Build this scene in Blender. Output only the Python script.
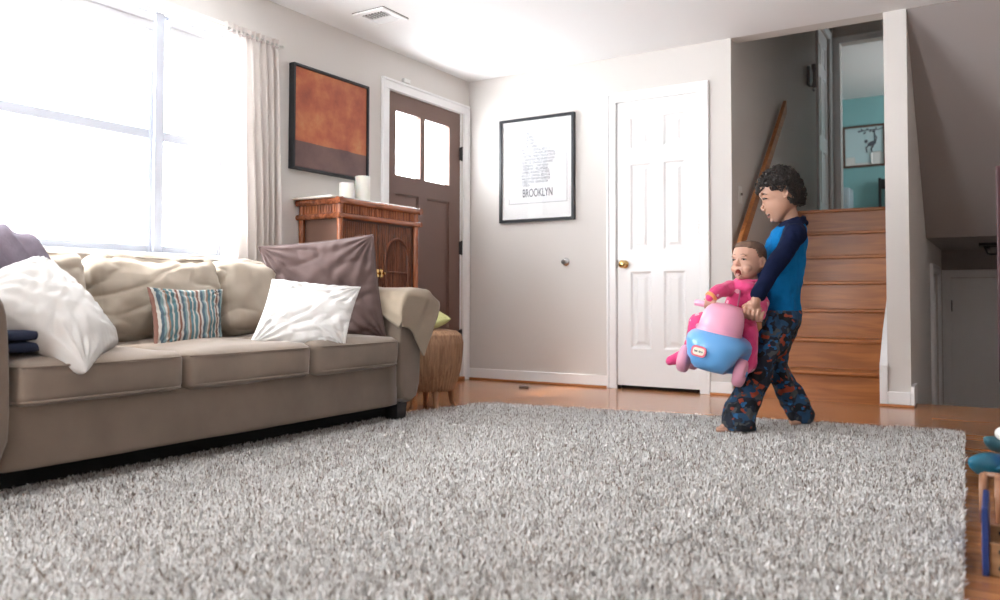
import bpy, bmesh, math, random
import numpy as np
from math import sin, cos, pi, radians, sqrt
from mathutils import Vector, Matrix, noise

# ------------------------------------------------------------------ clear, camera, world, light, exposure
for o in list(bpy.data.objects): bpy.data.objects.remove(o)
S = bpy.context.scene
COL = S.collection

YAW, PITCH, ROLL = -0.5541, 0.0303, 0.0015
CAM = Vector((3.5856, -5.3224, 0.6375))
FPX, CY = 807.6, 273.72
_F = Vector((sin(YAW), cos(YAW), 0)); _R = Vector((cos(YAW), -sin(YAW), 0)); _U = Vector((0, 0, 1))
F2 = _F*cos(PITCH) + _U*sin(PITCH); U2 = _U*cos(PITCH) - _F*sin(PITCH)
R3 = _R*cos(ROLL) + U2*sin(ROLL); U3 = U2*cos(ROLL) - _R*sin(ROLL)
cd = bpy.data.cameras.new('camera'); cam = bpy.data.objects.new('camera', cd); COL.objects.link(cam)
cd.sensor_width = 36; cd.lens = FPX/1000*36; cd.shift_y = -(300-CY)/1000; cd.clip_start = .05; cd.clip_end = 100
M3 = Matrix((R3, U3, -F2)).transposed()
cam.matrix_world = Matrix.Translation(CAM) @ M3.to_4x4()
S.camera = cam
cd.dof.use_dof = True; cd.dof.focus_distance = 3.9; cd.dof.aperture_fstop = 2.4

S.view_settings.view_transform = 'Standard'; S.view_settings.look = 'None'
S.view_settings.gamma = 1; S.view_settings.use_curve_mapping = False
S.view_settings.exposure = 1.38

W = bpy.data.worlds.new('sky'); S.world = W; W.use_nodes = True
bg = W.node_tree.nodes['Background']; bg.inputs[0].default_value = (.94, .97, 1, 1)
# overcast sky above; brighter lower half added to light the ceiling
_t = W.node_tree.nodes.new('ShaderNodeTexCoord'); _s = W.node_tree.nodes.new('ShaderNodeSeparateXYZ'); _m = W.node_tree.nodes.new('ShaderNodeMapRange')
_m.inputs['From Min'].default_value = -.05; _m.inputs['From Max'].default_value = .1; _m.inputs['To Min'].default_value = 13.5; _m.inputs['To Max'].default_value = 7.5
W.node_tree.links.new(_t.outputs['Generated'], _s.inputs[0]); W.node_tree.links.new(_s.outputs['Z'], _m.inputs['Value']); W.node_tree.links.new(_m.outputs[0], bg.inputs[1])

def portal(name, loc, rot, sx, sy):
    d = bpy.data.lights.new(name, 'AREA'); d.shape = 'RECTANGLE'; d.size = sx; d.size_y = sy
    d.cycles.is_portal = True
    o = bpy.data.objects.new(name, d); COL.objects.link(o); o.location = loc; o.rotation_euler = rot
    return o
portal('window_light_left', (-.2, -3.4, 1.46), (0, -pi/2, 0), 1.3, 2.1)
portal('added_fill_rear', (1.4, -6.78, 1.25), (pi/2, 0, 0), .6, 1.9)  # unseen rear opening, added as fill from behind the camera
portal('window_light_bedroom', (4.7, 6.2, 2.6), (0, pi/2, 0), .8, .9)
portal('window_light_door', (-.2, -.58, 1.73), (0, -pi/2, 0), .5, .7)

sd = bpy.data.lights.new('sun', 'SUN'); sd.energy = 3.0; sd.angle = radians(6); sd.color = (1, .93, .82)
sun = bpy.data.objects.new('sun', sd); COL.objects.link(sun); sun.rotation_euler = Vector((.50, .10, -.86)).to_track_quat('-Z', 'Y').to_euler(); sun.location = (-3, -4, 5)

# ------------------------------------------------------------------ materials
MATS = {}
def mat(name, col, rough=.6, metal=0, var=0, vscale=8, bump=0, bscale=60, spec=.5, sheen=0, sss=0, coat=0, aniso=None, fold=0, fscale=7):
    m = bpy.data.materials.new(name); m.use_nodes = True; nt = m.node_tree; b = nt.nodes['Principled BSDF']
    b.inputs['Base Color'].default_value = (*col, 1); b.inputs['Roughness'].default_value = rough
    b.inputs['Metallic'].default_value = metal; b.inputs['Specular IOR Level'].default_value = spec
    b.inputs['Sheen Weight'].default_value = sheen; b.inputs['Coat Weight'].default_value = coat
    if sss: b.inputs['Subsurface Weight'].default_value = sss; b.inputs['Subsurface Radius'].default_value = (.012, .006, .004); b.inputs['Subsurface Scale'].default_value = 1
    tc = nt.nodes.new('ShaderNodeTexCoord')
    if var:
        n = nt.nodes.new('ShaderNodeTexNoise'); n.inputs['Scale'].default_value = vscale; n.inputs['Detail'].default_value = 5
        mp = nt.nodes.new('ShaderNodeMapping')
        if aniso: mp.inputs['Scale'].default_value = aniso
        nt.links.new(tc.outputs['Object'], mp.inputs[0]); nt.links.new(mp.outputs[0], n.inputs['Vector'])
        r = nt.nodes.new('ShaderNodeValToRGB')
        r.color_ramp.elements[0].position = .3; r.color_ramp.elements[1].position = .7
        r.color_ramp.elements[0].color = (*[c*(1-var) for c in col], 1); r.color_ramp.elements[1].color = (*[min(1, c*(1+var)) for c in col], 1)
        nt.links.new(n.outputs['Fac'], r.inputs[0]); nt.links.new(r.outputs[0], b.inputs['Base Color'])
    if bump:
        n = nt.nodes.new('ShaderNodeTexNoise'); n.inputs['Scale'].default_value = bscale; n.inputs['Detail'].default_value = 4
        nt.links.new(tc.outputs['Object'], n.inputs['Vector'])
        bp = nt.nodes.new('ShaderNodeBump'); bp.inputs['Strength'].default_value = bump; bp.inputs['Distance'].default_value = .01
        nt.links.new(n.outputs['Fac'], bp.inputs['Height']); nt.links.new(bp.outputs[0], b.inputs['Normal'])
    if fold: add_folds(m, fold, fscale)
    MATS[name] = m; return m

def add_folds(m, k, sc):
    nt = m.node_tree; L = nt.links.new; b = nt.nodes['Principled BSDF']; tc = nt.nodes.new('ShaderNodeTexCoord'); mp = nt.nodes.new('ShaderNodeMapping')
    mp.inputs['Scale'].default_value = (1, 1, 2.4); mp.inputs['Rotation'].default_value = (.35, .5, .3); L(tc.outputs['Object'], mp.inputs[0])
    n = nt.nodes.new('ShaderNodeTexNoise'); n.noise_type = 'RIDGED_MULTIFRACTAL'; n.inputs['Scale'].default_value = sc*.55; n.inputs['Detail'].default_value = 1.5; n.inputs['Distortion'].default_value = .6; L(mp.outputs[0], n.inputs['Vector'])
    bp = nt.nodes.new('ShaderNodeBump'); bp.inputs['Strength'].default_value = k; bp.inputs['Distance'].default_value = .02; L(n.outputs['Fac'], bp.inputs['Height'])
    old = b.inputs['Normal'].links
    if old: L(old[0].from_socket, bp.inputs['Normal'])
    L(bp.outputs[0], b.inputs['Normal'])

def wood(name, c1, c2, rough, sx, planks=None, axis='X', bump=.05, coat=0, tint=.25):
    """grain noise stretched along an axis; optional plank pattern (length, width)"""
    m = bpy.data.materials.new(name); m.use_nodes = True; nt = m.node_tree; b = nt.nodes['Principled BSDF']; L = nt.links.new
    b.inputs['Roughness'].default_value = rough; b.inputs['Coat Weight'].default_value = coat; b.inputs['Coat Roughness'].default_value = .12
    tc = nt.nodes.new('ShaderNodeTexCoord'); mp = nt.nodes.new('ShaderNodeMapping')
    mp.inputs['Scale'].default_value = {'X': (sx*.08, sx, sx), 'Y': (sx, sx*.08, sx), 'Z': (sx, sx, sx*.08)}[axis]
    L(tc.outputs['Object'], mp.inputs[0])
    n = nt.nodes.new('ShaderNodeTexNoise'); n.inputs['Scale'].default_value = 1; n.inputs['Detail'].default_value = 7; n.inputs['Distortion'].default_value = 1.2
    L(mp.outputs[0], n.inputs['Vector'])
    r = nt.nodes.new('ShaderNodeValToRGB'); r.color_ramp.elements[0].position = .32; r.color_ramp.elements[1].position = .68
    r.color_ramp.elements[0].color = (*c1, 1); r.color_ramp.elements[1].color = (*c2, 1)
    L(n.outputs['Fac'], r.inputs[0]); out = r.outputs[0]
    if planks:
        br = nt.nodes.new('ShaderNodeTexBrick'); br.inputs['Scale'].default_value = 1
        br.inputs['Brick Width'].default_value = planks[0]; br.inputs['Row Height'].default_value = planks[1]
        br.inputs['Mortar Size'].default_value = .0012; br.inputs['Mortar Smooth'].default_value = .2; br.offset = .37
        br.inputs['Color1'].default_value = (1-tint, 1-tint, 1-tint, 1); br.inputs['Color2'].default_value = (1+tint*.6, 1+tint*.6, 1+tint*.6, 1)
        br.inputs['Mortar'].default_value = (.25, .2, .18, 1)
        L(tc.outputs['Object'], br.inputs['Vector'])
        mx = nt.nodes.new('ShaderNodeMix'); mx.data_type = 'RGBA'; mx.blend_type = 'MULTIPLY'; mx.inputs[0].default_value = 1
        L(out, mx.inputs['A']); L(br.outputs['Color'], mx.inputs['B']); out = mx.outputs['Result']
        bp = nt.nodes.new('ShaderNodeBump'); bp.inputs['Strength'].default_value = .3; bp.inputs['Distance'].default_value = .002; bp.invert = True
        L(br.outputs['Fac'], bp.inputs['Height']); L(bp.outputs[0], b.inputs['Normal'])
    L(out, b.inputs['Base Color']); MATS[name] = m; return m

wall_m = mat('wall_paint', (.66, .63, .60), .55, bump=.03, bscale=200)
shaded_wall_m = mat('shaded_wall_paint', (.34, .31, .30), .6, bump=.03, bscale=200)  # wall paint darkened to stand in for the dim light of the hall
ceil_m = mat('ceiling_paint', (.86, .86, .86), .8, bump=.03, bscale=150)
trim_m = mat('white_trim_paint', (.86, .86, .86), .3)
floor_m = wood('oak_floor', (.42, .165, .06), (.56, .25, .10), .22, 14, planks=(.9, .057), axis='X', coat=.3, tint=.18)
stair_m = wood('stair_oak', (.27, .088, .020), (.44, .155, .038), .42, 26, axis='X', coat=.05)
rail_m = wood('rail_oak', (.30, .10, .03), (.48, .19, .06), .35, 30, axis='Y')
teal_m = mat('teal_paint', (.27, .52, .53), .6)
brown_door_m = mat('brown_door_paint', (.155, .088, .068), .42)
black_m = mat('black_metal', (.02, .02, .022), .4)
brass_m = mat('brass', (.72, .48, .2), .2, metal=1)
nickel_m = mat('nickel', (.6, .6, .6), .25, metal=1)
dark_m = mat('dark_void', (.02, .018, .016), .9)
white_pl_m = mat('white_plastic', (.8, .8, .78), .4)

def glass_mat():
    m = bpy.data.materials.new('window_glass'); m.use_nodes = True; nt = m.node_tree; nt.nodes.clear(); L = nt.links.new
    o = nt.nodes.new('ShaderNodeOutputMaterial'); t = nt.nodes.new('ShaderNodeBsdfTransparent'); g = nt.nodes.new('ShaderNodeBsdfGlossy')
    g.inputs['Roughness'].default_value = .02; 
    x = nt.nodes.new('ShaderNodeMixShader'); x.inputs[0].default_value = .05; L(t.outputs[0], x.inputs[1]); L(g.outputs[0], x.inputs[2]); L(x.outputs[0], o.inputs[0])
    return m
glass_m = glass_mat()

# ------------------------------------------------------------------ mesh helpers
def link(name, me, m=None, parent=None, smooth=False):
    o = bpy.data.objects.new(name, me); COL.objects.link(o)
    if m is not None: me.materials.append(m)
    if parent is not None: o.parent = parent
    if smooth:
        me.polygons.foreach_set('use_smooth', [True]*len(me.polygons))
    return o
def obj(name, bm, m, parent=None, smooth=False, auto=None):
    me = bpy.data.meshes.new(name); bmesh.ops.recalc_face_normals(bm, faces=bm.faces[:]) ; bm.to_mesh(me); bm.free()
    o = link(name, me, m, parent, smooth)
    if auto: me.set_sharp_from_angle(angle=radians(auto))
    return o
def BM(): return bmesh.new()
def bx(bm, lo, hi, bev=0, seg=2, mx=None):
    r = bmesh.ops.create_cube(bm, size=1); vs = r['verts']
    for v in vs: v.co = Vector([(lo[i]+hi[i])/2 + v.co[i]*(hi[i]-lo[i]) for i in range(3)])
    if bev:
        es = list({e for v in vs for e in v.link_edges})
        q = bmesh.ops.bevel(bm, geom=es, offset=bev, segments=seg, profile=.5, affect='EDGES'); vs = list({v for f in q['faces'] for v in f.verts} | {v for v in vs if v.is_valid})
    if mx is not None: bmesh.ops.transform(bm, matrix=mx, verts=vs)
    return vs
def prism(bm, poly, axis, a, b):
    """extrude a 2D polygon along axis from a to b; poly in the other two axes in xyz order"""
    def P(p, t):
        q = list(p); q.insert(axis, t); return Vector(q)
    v0 = [bm.verts.new(P(p, a)) for p in poly]; v1 = [bm.verts.new(P(p, b)) for p in poly]; n = len(poly)
    bm.faces.new(v0); bm.faces.new(v1[::-1])
    for i in range(n): bm.faces.new((v0[i], v1[i], v1[(i+1) % n], v0[(i+1) % n]))
    return v0+v1
def tube(bm, pts, r, seg=12, cap=True, flat=1.0):
    pts = [Vector(p) for p in pts]; n = len(pts); rr = r if isinstance(r, (list, tuple)) else [r]*n
    rings = []; t0 = (pts[1]-pts[0]).normalized(); up = Vector((0, 0, 1)) if abs(t0.z) < .9 else Vector((0, 1, 0))
    side = t0.cross(up).normalized()
    for i, p in enumerate(pts):
        t = (pts[min(i+1, n-1)]-pts[max(i-1, 0)]).normalized()
        side = (side - t*side.dot(t)).normalized(); nn = t.cross(side)
        rings.append([bm.verts.new(p + side*cos(2*pi*k/seg)*rr[i] + nn*sin(2*pi*k/seg)*rr[i]*flat) for k in range(seg)])
    for a, b in zip(rings, rings[1:]):
        for k in range(seg): bm.faces.new((a[k], a[(k+1) % seg], b[(k+1) % seg], b[k]))
    if cap: bm.faces.new(rings[0][::-1]); bm.faces.new(rings[-1])
    return [v for r_ in rings for v in r_]
def lathe(bm, prof, seg=24, mx=None):
    rings = []; vs = []
    for r, z in prof:
        ring = [bm.verts.new((r*cos(2*pi*k/seg), r*sin(2*pi*k/seg), z)) for k in range(seg)]; rings.append(ring); vs += ring
    for a, b in zip(rings, rings[1:]):
        for k in range(seg): bm.faces.new((a[k], a[(k+1) % seg], b[(k+1) % seg], b[k]))
    bm.faces.new(rings[0][::-1]); bm.faces.new(rings[-1])
    if mx is not None: bmesh.ops.transform(bm, matrix=mx, verts=vs)
    return vs
def ball(bm, c, r, sub=2, mx=None):
    q = bmesh.ops.create_icosphere(bm, subdivisions=sub, radius=1)
    r = (r, r, r) if not hasattr(r, '__len__') else r
    for v in q['verts']: v.co = Vector((v.co.x*r[0], v.co.y*r[1], v.co.z*r[2]))
    if mx is not None: bmesh.ops.transform(bm, matrix=mx, verts=q['verts'])
    for v in q['verts']: v.co += Vector(c)
    return q['verts']
def empty(name, loc, label, cat, group=None):
    o = bpy.data.objects.new(name, None); COL.objects.link(o); o.location = loc; o.empty_display_size = .1
    o['label'] = label; o['category'] = cat
    if group: o['group'] = group
    return o
def tag(o, label, cat, group=None, kind=None):
    o['label'] = label; o['category'] = cat
    if group: o['group'] = group
    if kind: o['kind'] = kind
    return o
def struct(o): o['kind'] = 'structure'; return o
def localise(root):
    """children built in world coordinates: keep them there under a root that is not at the origin"""
    bpy.context.view_layer.update()
    for c in root.children: c.matrix_parent_inverse = root.matrix_world.inverted()
def wall(name, axis, t0, t1, u0, u1, z0, z1, holes=(), m=None):
    """slab with rectangular holes. axis 0: plane x=t, u is y; axis 1: plane y=t, u is x"""
    bm = BM(); us = sorted({u0, u1, *[h[0] for h in holes], *[h[1] for h in holes]}); zs = sorted({z0, z1, *[h[2] for h in holes], *[h[3] for h in holes]})
    us = [u for u in us if u0 <= u <= u1]; zs = [z for z in zs if z0 <= z <= z1]
    inside = lambda u, z: any(h[0] < u < h[1] and h[2] < z < h[3] for h in holes)
    solid = {}
    for i in range(len(us)-1):
        for j in range(len(zs)-1): solid[i, j] = not inside((us[i]+us[i+1])/2, (zs[j]+zs[j+1])/2)
    P = lambda t, u, z: bm.verts.new((t, u, z) if axis == 0 else (u, t, z))
    for (i, j), s in solid.items():
        if not s: continue
        a, b, c, d = us[i], us[i+1], zs[j], zs[j+1]
        for t in (t0, t1): bm.faces.new([P(t, a, c), P(t, b, c), P(t, b, d), P(t, a, d)])
        for (di, dj, q) in ((-1, 0, [(a, c), (a, d)]), (1, 0, [(b, c), (b, d)]), (0, -1, [(a, c), (b, c)]), (0, 1, [(a, d), (b, d)])):
            if not solid.get((i+di, j+dj), False):
                bm.faces.new([P(t0, *q[0]), P(t0, *q[1]), P(t1, *q[1]), P(t1, *q[0])])
    bmesh.ops.remove_doubles(bm, verts=bm.verts[:], dist=1e-5)
    return struct(obj(name, bm, m or wall_m))

# ------------------------------------------------------------------ setting
H = 2.365; UP = 1.33; UH = 3.73
XR, YB = 5.3, -6.7
# windows on the left wall
WY0, WY1, WZ0, WZ1 = -4.82, -2.36, .86, 2.09
wall('wall_left', 0, -.15, 0, YB, .0, 0, H, [(WY0, WY1, WZ0, WZ1), (-1.01, -.105, 0, 2.09)])
wall('wall_back', 1, 0, .13, -.15, 2.09, 0, H, [(1.272, 1.872, 0, 2.037)])
wall('wall_rear', 1, YB-.15, YB, -.15, XR+.15, 0, H, [(1.1, 1.7, .3, 2.2)])
wall('wall_right', 0, XR, XR+.15, YB, 3.2, -1.2, H+1.4)
wall('wall_stair_left', 0, 1.97, 2.09, .13, 3.9, 0, UH, [(3.02, 3.66, UP, 3.37)])
wall('wall_stair_right', 0, 3.01, 3.135, 0, 3.9, -1.2, UH, [(1.70, 2.50, -1.2, .84)])
wall('wall_header', 1, 0, .13, 1.97, XR, H+.001, UH)
wall('wall_upper_hall', 1, 3.9, 4.02, .4, 4.7, UP, UH, [(2.165, 2.93, UP, 3.375)])
wall('wall_lower_hall', 1, 3.08, 3.2, 3.135, XR, -1.2, 1.3, [(3.205, 4.0, -1.2, .83)], m=shaded_wall_m)
wall('wall_bedroom_far', 1, 8.1, 8.2, .4, 4.7, UP, UH, m=teal_m)
wall('wall_bedroom_left', 0, .3, .4, 4.02, 8.1, UP, UH, m=teal_m)
wall('wall_bedroom_right', 0, 4.6, 4.7, 4.02, 8.1, UP, UH, [(5.75, 6.65, 2.2, 3.0)], m=teal_m)
def slab(name, lo, hi, m):
    bm = BM(); bx(bm, lo, hi); return struct(obj(name, bm, m))
slab('ceiling', (-.15, YB-.15, H), (XR+.15, 0, H+.2), ceil_m)
slab('ceiling_upper_hall', (1.97, .0, UH), (3.135, 4.02, UH+.1), wall_m)
slab('ceiling_bedroom', (.3, 4.02, UH), (4.7, 8.2, UH+.1), ceil_m)
slab('floor_bedroom', (.3, 4.02, UP-.1), (4.7, 8.2, UP), stair_m)
slab('floor_upper_hall', (1.97, 1.55, UP-.1), (3.01, 4.02, UP), stair_m)
slab('floor_lower_hall', (3.01, .2, -1.3), (XR, 3.2, -1.2), stair_m)
bm = BM(); bx(bm, (-.15, YB-.15, -.1), (3.01, .13, 0)); bx(bm, (3.01, YB-.15, -.1), (XR+.15, .22, 0)); bx(bm, (3.135, .13, -1.3), (XR, .22, -.1))
struct(obj('floor', bm, floor_m))
# sloped soffit and low ceiling on the right of the stair wall
bm = BM(); prism(bm, [(0, H), (1.30, 1.08), (3.08, 1.08), (3.08, 1.3), (1.45, 1.3), (.0, H+.2)], 0, 3.135, XR); struct(obj('ceiling_lower_hall', bm, shaded_wall_m))

# baseboards with stained shoe moulding
def baseboard(name, pts, h=.082, t=.014):
    for (a, b, n) in pts:
        pass
def board(name, lo, hi):
    bm = BM(); bx(bm, lo, hi, .004, 1); return struct(obj(name, bm, trim_m))
def shoe(name, lo, hi):
    bm = BM(); bx(bm, lo, hi, .004, 2); return struct(obj(name, bm, floor_m))
board('baseboard_back', (.0, -.014, .012), (1.199, 0, .088)); shoe('trim_1', (.02, -.026, 0), (1.199, 0, .016))
board('baseboard_centre', (1.943, -.014, .012), (2.09, 0, .088)); shoe('trim_2', (1.943, -.026, 0), (2.09, 0, .016))
board('baseboard_left', (0, -6.7, .0), (.014, -1.085, .088))
board('baseboard_stair_wall', (3.01, -.016, .012), (3.135, 0, .088)); shoe('trim_3', (2.965, -.028, 0), (3.152, 0, .014))
bm = BM(); prism(bm, [(-.016, .012), (.2, .012), (.2, .125), (.03, .125), (.0, .118), (-.012, .10), (-.016, .085)], 0, 3.135, 3.152); struct(obj('baseboard_hall', bm, trim_m))
bm = BM(); prism(bm, [(-.016, .012), (.1, .012), (1.52, 1.1), (1.52, 1.6), (.16, .44), (-.016, .24)], 0, 2.968, 3.01); struct(obj('baseboard_stair_skirt', bm, trim_m))

# stairs
for k in range(7):
    y = .0 + k*.22; z = (k+1)*.19
    bm = BM(); bx(bm, (2.09, y+.022, k*.19-.02 if k else 0), (2.968, y+.045, z-.024))
    y2 = y+.24 if k < 6 else 1.56
    bx(bm, (2.09, y, z-.026), (2.968, y2, z), .009, 3)
    struct(obj('stair_step', bm, stair_m))

# closet door (six panels)
def panel_door(name, w, h, th, rows, m, stile=.1, mid=.09):
    """door leaf in x 0..w, z 0..h, front face at y=0 facing -y, panels raised in a recess"""
    bm = BM(); pw = (w-2*stile-mid)/2
    xs = [(stile, stile+pw), (stile+pw+mid, w-stile)]
    u = sorted({0, w, *[q for x in xs for q in x]}); zz = sorted({0, h, *[q for r in rows for q in r]})
    for i in range(len(u)-1):
        for j in range(len(zz)-1):
            cx, cz = (u[i]+u[i+1])/2, (zz[j]+zz[j+1])/2
            if any(a < cx < b for a, b in xs) and any(a < cz < b for a, b in rows):
                a, b, c, d = u[i], u[i+1], zz[j], zz[j+1]; prev = [(a, c), (b, c), (b, d), (a, d)]; py = 0
                P = lambda q, y: [bm.verts.new((x, y, z)) for x, z in q]
                cur = P(prev, 0)
                for ins, yy in ((.014, .011), (.03, .011), (.052, .002)):
                    nx = P([(a+ins, c+ins), (b-ins, c+ins), (b-ins, d-ins), (a+ins, d-ins)], yy)
                    for k in range(4): bm.faces.new((cur[k], cur[(k+1) % 4], nx[(k+1) % 4], nx[k]))
                    cur = nx
                bm.faces.new(cur)
            else:
                bm.faces.new([bm.verts.new(p) for p in ((u[i], 0, zz[j]), (u[i+1], 0, zz[j]), (u[i+1], 0, zz[j+1]), (u[i], 0, zz[j+1]))])
    bmesh.ops.remove_doubles(bm, verts=bm.verts[:], dist=1e-5)
    # back and edges
    b = [bm.verts.new(p) for p in ((0, th, 0), (w, th, 0), (w, th, h), (0, th, h))]; f = [bm.verts.new(p) for p in ((0, 0, 0), (w, 0, 0), (w, 0, h), (0, 0, h))]
    bm.faces.new(b)
    for k in range(4): bm.faces.new((f[k], f[(k+1) % 4], b[(k+1) % 4], b[k]))
    return obj(name, bm, m)
def casing(name, axis, t, outw, a, b, z0, z1, w=.07, th=.018):
    """door casing around opening a..b (outer edges) up to z1 (outer); wall face at t, sticks out by outw"""
    bm = BM()
    def B(u0, u1, c0, c1, k):
        lo, hi = sorted((t, t+outw*k))
        if axis == 1: bx(bm, (u0, lo, c0), (u1, hi, c1), .003, 1)
        else: bx(bm, (lo, u0, c0), (hi, u1, c1), .003, 1)
    for k, i0, i1 in ((th+.006, 0, .018), (th, .018, w)):
        if i1 <= i0: continue
        B(a+i0, a+i1, z0, z1-i1, k); B(b-i1, b-i0, z0, z1-i1, k); B(a+i0, b-i0, z1-i1, z1-i0, k)
    return struct(obj(name, bm, trim_m))
casing('trim_4', 1, 0, -1, 1.199, 1.943, 0, 2.103)
cl = panel_door('door_1', .598, 2.007, .035, [(.26, .80), (.95, 1.56), (1.67, 1.89)], trim_m); cl.location = (1.273, .004, .026); struct(cl)
bm = BM(); bx(bm, (1.272, .07, 0), (1.872, .11, 2.0)); struct(obj('door_1_backing', bm, dark_m)).name = 'trim_5'
# jamb strips of the closet
for n, (a, b) in enumerate(((1.262, 1.272), (1.872, 1.882))):
    bm = BM(); bx(bm, (a, -.004, 0), (b, .12, 2.037)); struct(obj('trim_%d' % (6+n), bm, trim_m))
def knob(parent, loc, m):
    bm = BM(); lathe(bm, [(.0, .0), (.028, .0), (.029, .004), (.024, .009), (.012, .012), (.010, .03), (.019, .036), (.027, .046), (.028, .056), (.022, .066), (.012, .07), (0.001, .07)], 24, Matrix.Translation(loc) @ Matrix.Rotation(pi/2, 4, 'X'))
    o = obj('door_knob', bm, m, parent, True); return o
k = knob(cl, (.058, 0, .852), brass_m)
bm = BM(); bx(bm, (-.007, -.008, .825), (.001, .004, .885)); obj('strike_plate', bm, mat('aged_brass', (.12, .08, .05), .4, metal=.8), cl)
for zz in (.2, 1.05, 1.80):
    bm = BM(); bx(bm, (.596, -.008, zz), (.602, .004, zz+.085)); tube(bm, [(.6, -.008, zz-.004), (.6, -.008, zz+.089)], .005, 8); h = obj('hinge', bm, mat('hinge_bronze', (.22, .10, .04), .4, metal=.6), cl)

# front door: brown, two panes over two tall panels
fd = BM()
def B2(y0, y1, z0, z1, x0=-.055, x1=-.012, bev=.0): bx(fd, (x0, y0, z0), (x1, y1, z1), bev, 1)
Y0, Y1, Z0, Z1 = -1.006, -.109, .045, 2.085
for a in ((Y0, -.905, Z0, Z1), (-.255, Y1, Z0, Z1), (-.905, -.255, 1.957, Z1), (-.905, -.255, 1.375, 1.505), (-.62, -.565, 1.505, 1.957), (-.64, -.54, .30, 1.375), (-.905, -.255, Z0, .30)): B2(*a)
bx(fd, (-.05, Y0, .029), (-.02, Y1, .045)); B2(-.905, -.64, .30, 1.375, -.045, -.026); B2(-.54, -.255, .30, 1.375, -.045, -.026)
door2 = struct(obj('door_2', fd, brown_door_m))
for (a, b) in ((-.905, -.64), (-.54, -.255)):
    bm = BM()
    for q in ((a, a+.012, .30, 1.375), (b-.012, b, .30, 1.375), (a, b, .30, .312), (a, b, 1.363, 1.375)): bx(bm, (-.028, q[0], q[2]), (-.018, q[1], q[3]), .003, 1)
    obj('panel_moulding', bm, brown_door_m, door2)
for (a, b) in ((-.905, -.62), (-.565, -.255)):
    bm = BM(); bx(bm, (-.036, a, 1.505), (-.032, b, 1.957)); obj('glass_pane', bm, glass_m, door2)
for zz in (.29, .98, 1.72):
    bm = BM(); bx(bm, (-.014, -.122, zz), (.006, -.104, zz+.1), .002, 1); tube(bm, [(.004, -.108, zz-.006), (.004, -.108, zz+.106)], .008, 10); obj('hinge', bm, black_m, door2)
bm = BM(); bx(bm, (-.016, -.99, .03), (-.004, -.12, .075)); obj('door_sweep', bm, black_m, door2)
casing('trim_8', 0, 0, 1, -1.081, -.018, 0, 2.16, w=.073)
bm = BM()
for q in ((-1.012, -1.004, 0, 2.09), (-.111, -.103, 0, 2.09)): bx(bm, (-.15, q[0], q[2]), (0, q[1], q[3]))
bx(bm, (-.15, -1.01, 2.085), (0, -.105, 2.093)); struct(obj('trim_9', bm, trim_m))
bm = BM(); bx(bm, (-.16, -1.01, 0), (.03, -.09, .028), .006, 2); struct(obj('trim_10', bm, stair_m))
bm = BM(); bx(bm, (0, -.86, 2.165), (.028, -.79, 2.195), .004, 2); tag(obj('door_sensor', bm, white_pl_m), 'small white door sensor above the brown front door frame', 'sensor')

# picture window, left wall
def win(name, y0, y1, sash):
    bm = BM(); x0, x1 = -.11, -.06; w = .022
    for q in ((y0, y0+w, WZ0, WZ1), (y1-w, y1, WZ0, WZ1), (y0+w, y1-w, WZ0, WZ0+w+.02), (y0+w, y1-w, WZ1-w, WZ1)): bx(bm, (x0, q[0], q[2]), (x1, q[1], q[3]), .003, 1)
    bx(bm, (x0, y0+w, 1.44), (x1, y1-w, 1.49), .003, 1)
    o = struct(obj(name, bm, mat('window_frame_paint', (.50, .53, .60), .4) if 'window_frame_paint' not in MATS else MATS['window_frame_paint']))
    for c, d in ((WZ0+.05, 1.44), (1.49, WZ1-w)):
        bm = BM(); bx(bm, (-.083, y0+w, c), (-.079, y1-w, d)); obj('glass_pane', bm, glass_m, o)
    return o
win('window_1', WY0, -2.785, 1); win('window_2', -2.74, WY1, 1)
bm = BM(); bx(bm, (-.15, -2.785, WZ0), (-.04, -2.74, WZ1)); struct(obj('trim_11', bm, MATS['window_frame_paint']))
bm = BM()
for q in ((WY0-.07, WY0, WZ0, WZ1), (WY1, WY1+.06, WZ0, WZ1), (WY0-.07, WY1+.06, WZ1, WZ1+.05)): bx(bm, (0, q[0], q[2]), (.016, q[1], q[3]), .003, 1)
bx(bm, (-.05, WY0-.09, WZ0-.025), (.06, WY1+.07, WZ0), .004, 2); struct(obj('trim_12', bm, trim_m))
# raised shades at the window heads
shade_m = mat('shade_fabric', (.62, .63, .66), .8)
for (a, b) in ((WY0+.03, -2.81), (-2.715, WY1-.03)):
    bm = BM(); tube(bm, [(-.03, a, WZ1-.035), (-.03, b, WZ1-.035)], .024, 14); bx(bm, (-.036, a, WZ1-.10), (-.032, b, WZ1-.035)); bx(bm, (-.04, a, WZ1-.112), (-.028, b, WZ1-.098), .003, 1)
    o = obj('roller_shade', bm, shade_m, None, True, 40)
    tag(o, 'rolled-up pale shade at the head of the %s window pane' % ('wide left' if a < -3 else 'narrow right'), 'window shade')

# frame of an unseen rear window added for fill (behind the camera) and bedroom window frame
bm = BM()
for q in ((1.1, 1.15), (1.65, 1.7)): bx(bm, (q[0], YB-.1, .3), (q[1], YB-.05, 2.2))
bx(bm, (1.15, YB-.1, .3), (1.65, YB-.05, .36)); bx(bm, (1.15, YB-.1, 2.14), (1.65, YB-.05, 2.2)); struct(obj('added_window_rear', bm, trim_m))
bm = BM(); bx(bm, (4.62, 6.17, 2.2), (4.67, 6.23, 3.0)); bx(bm, (4.62, 5.75, 2.2), (4.67, 6.65, 2.24)); bx(bm, (4.62, 5.75, 2.96), (4.67, 6.65, 3.0)); struct(obj('window_4', bm, trim_m))

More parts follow.
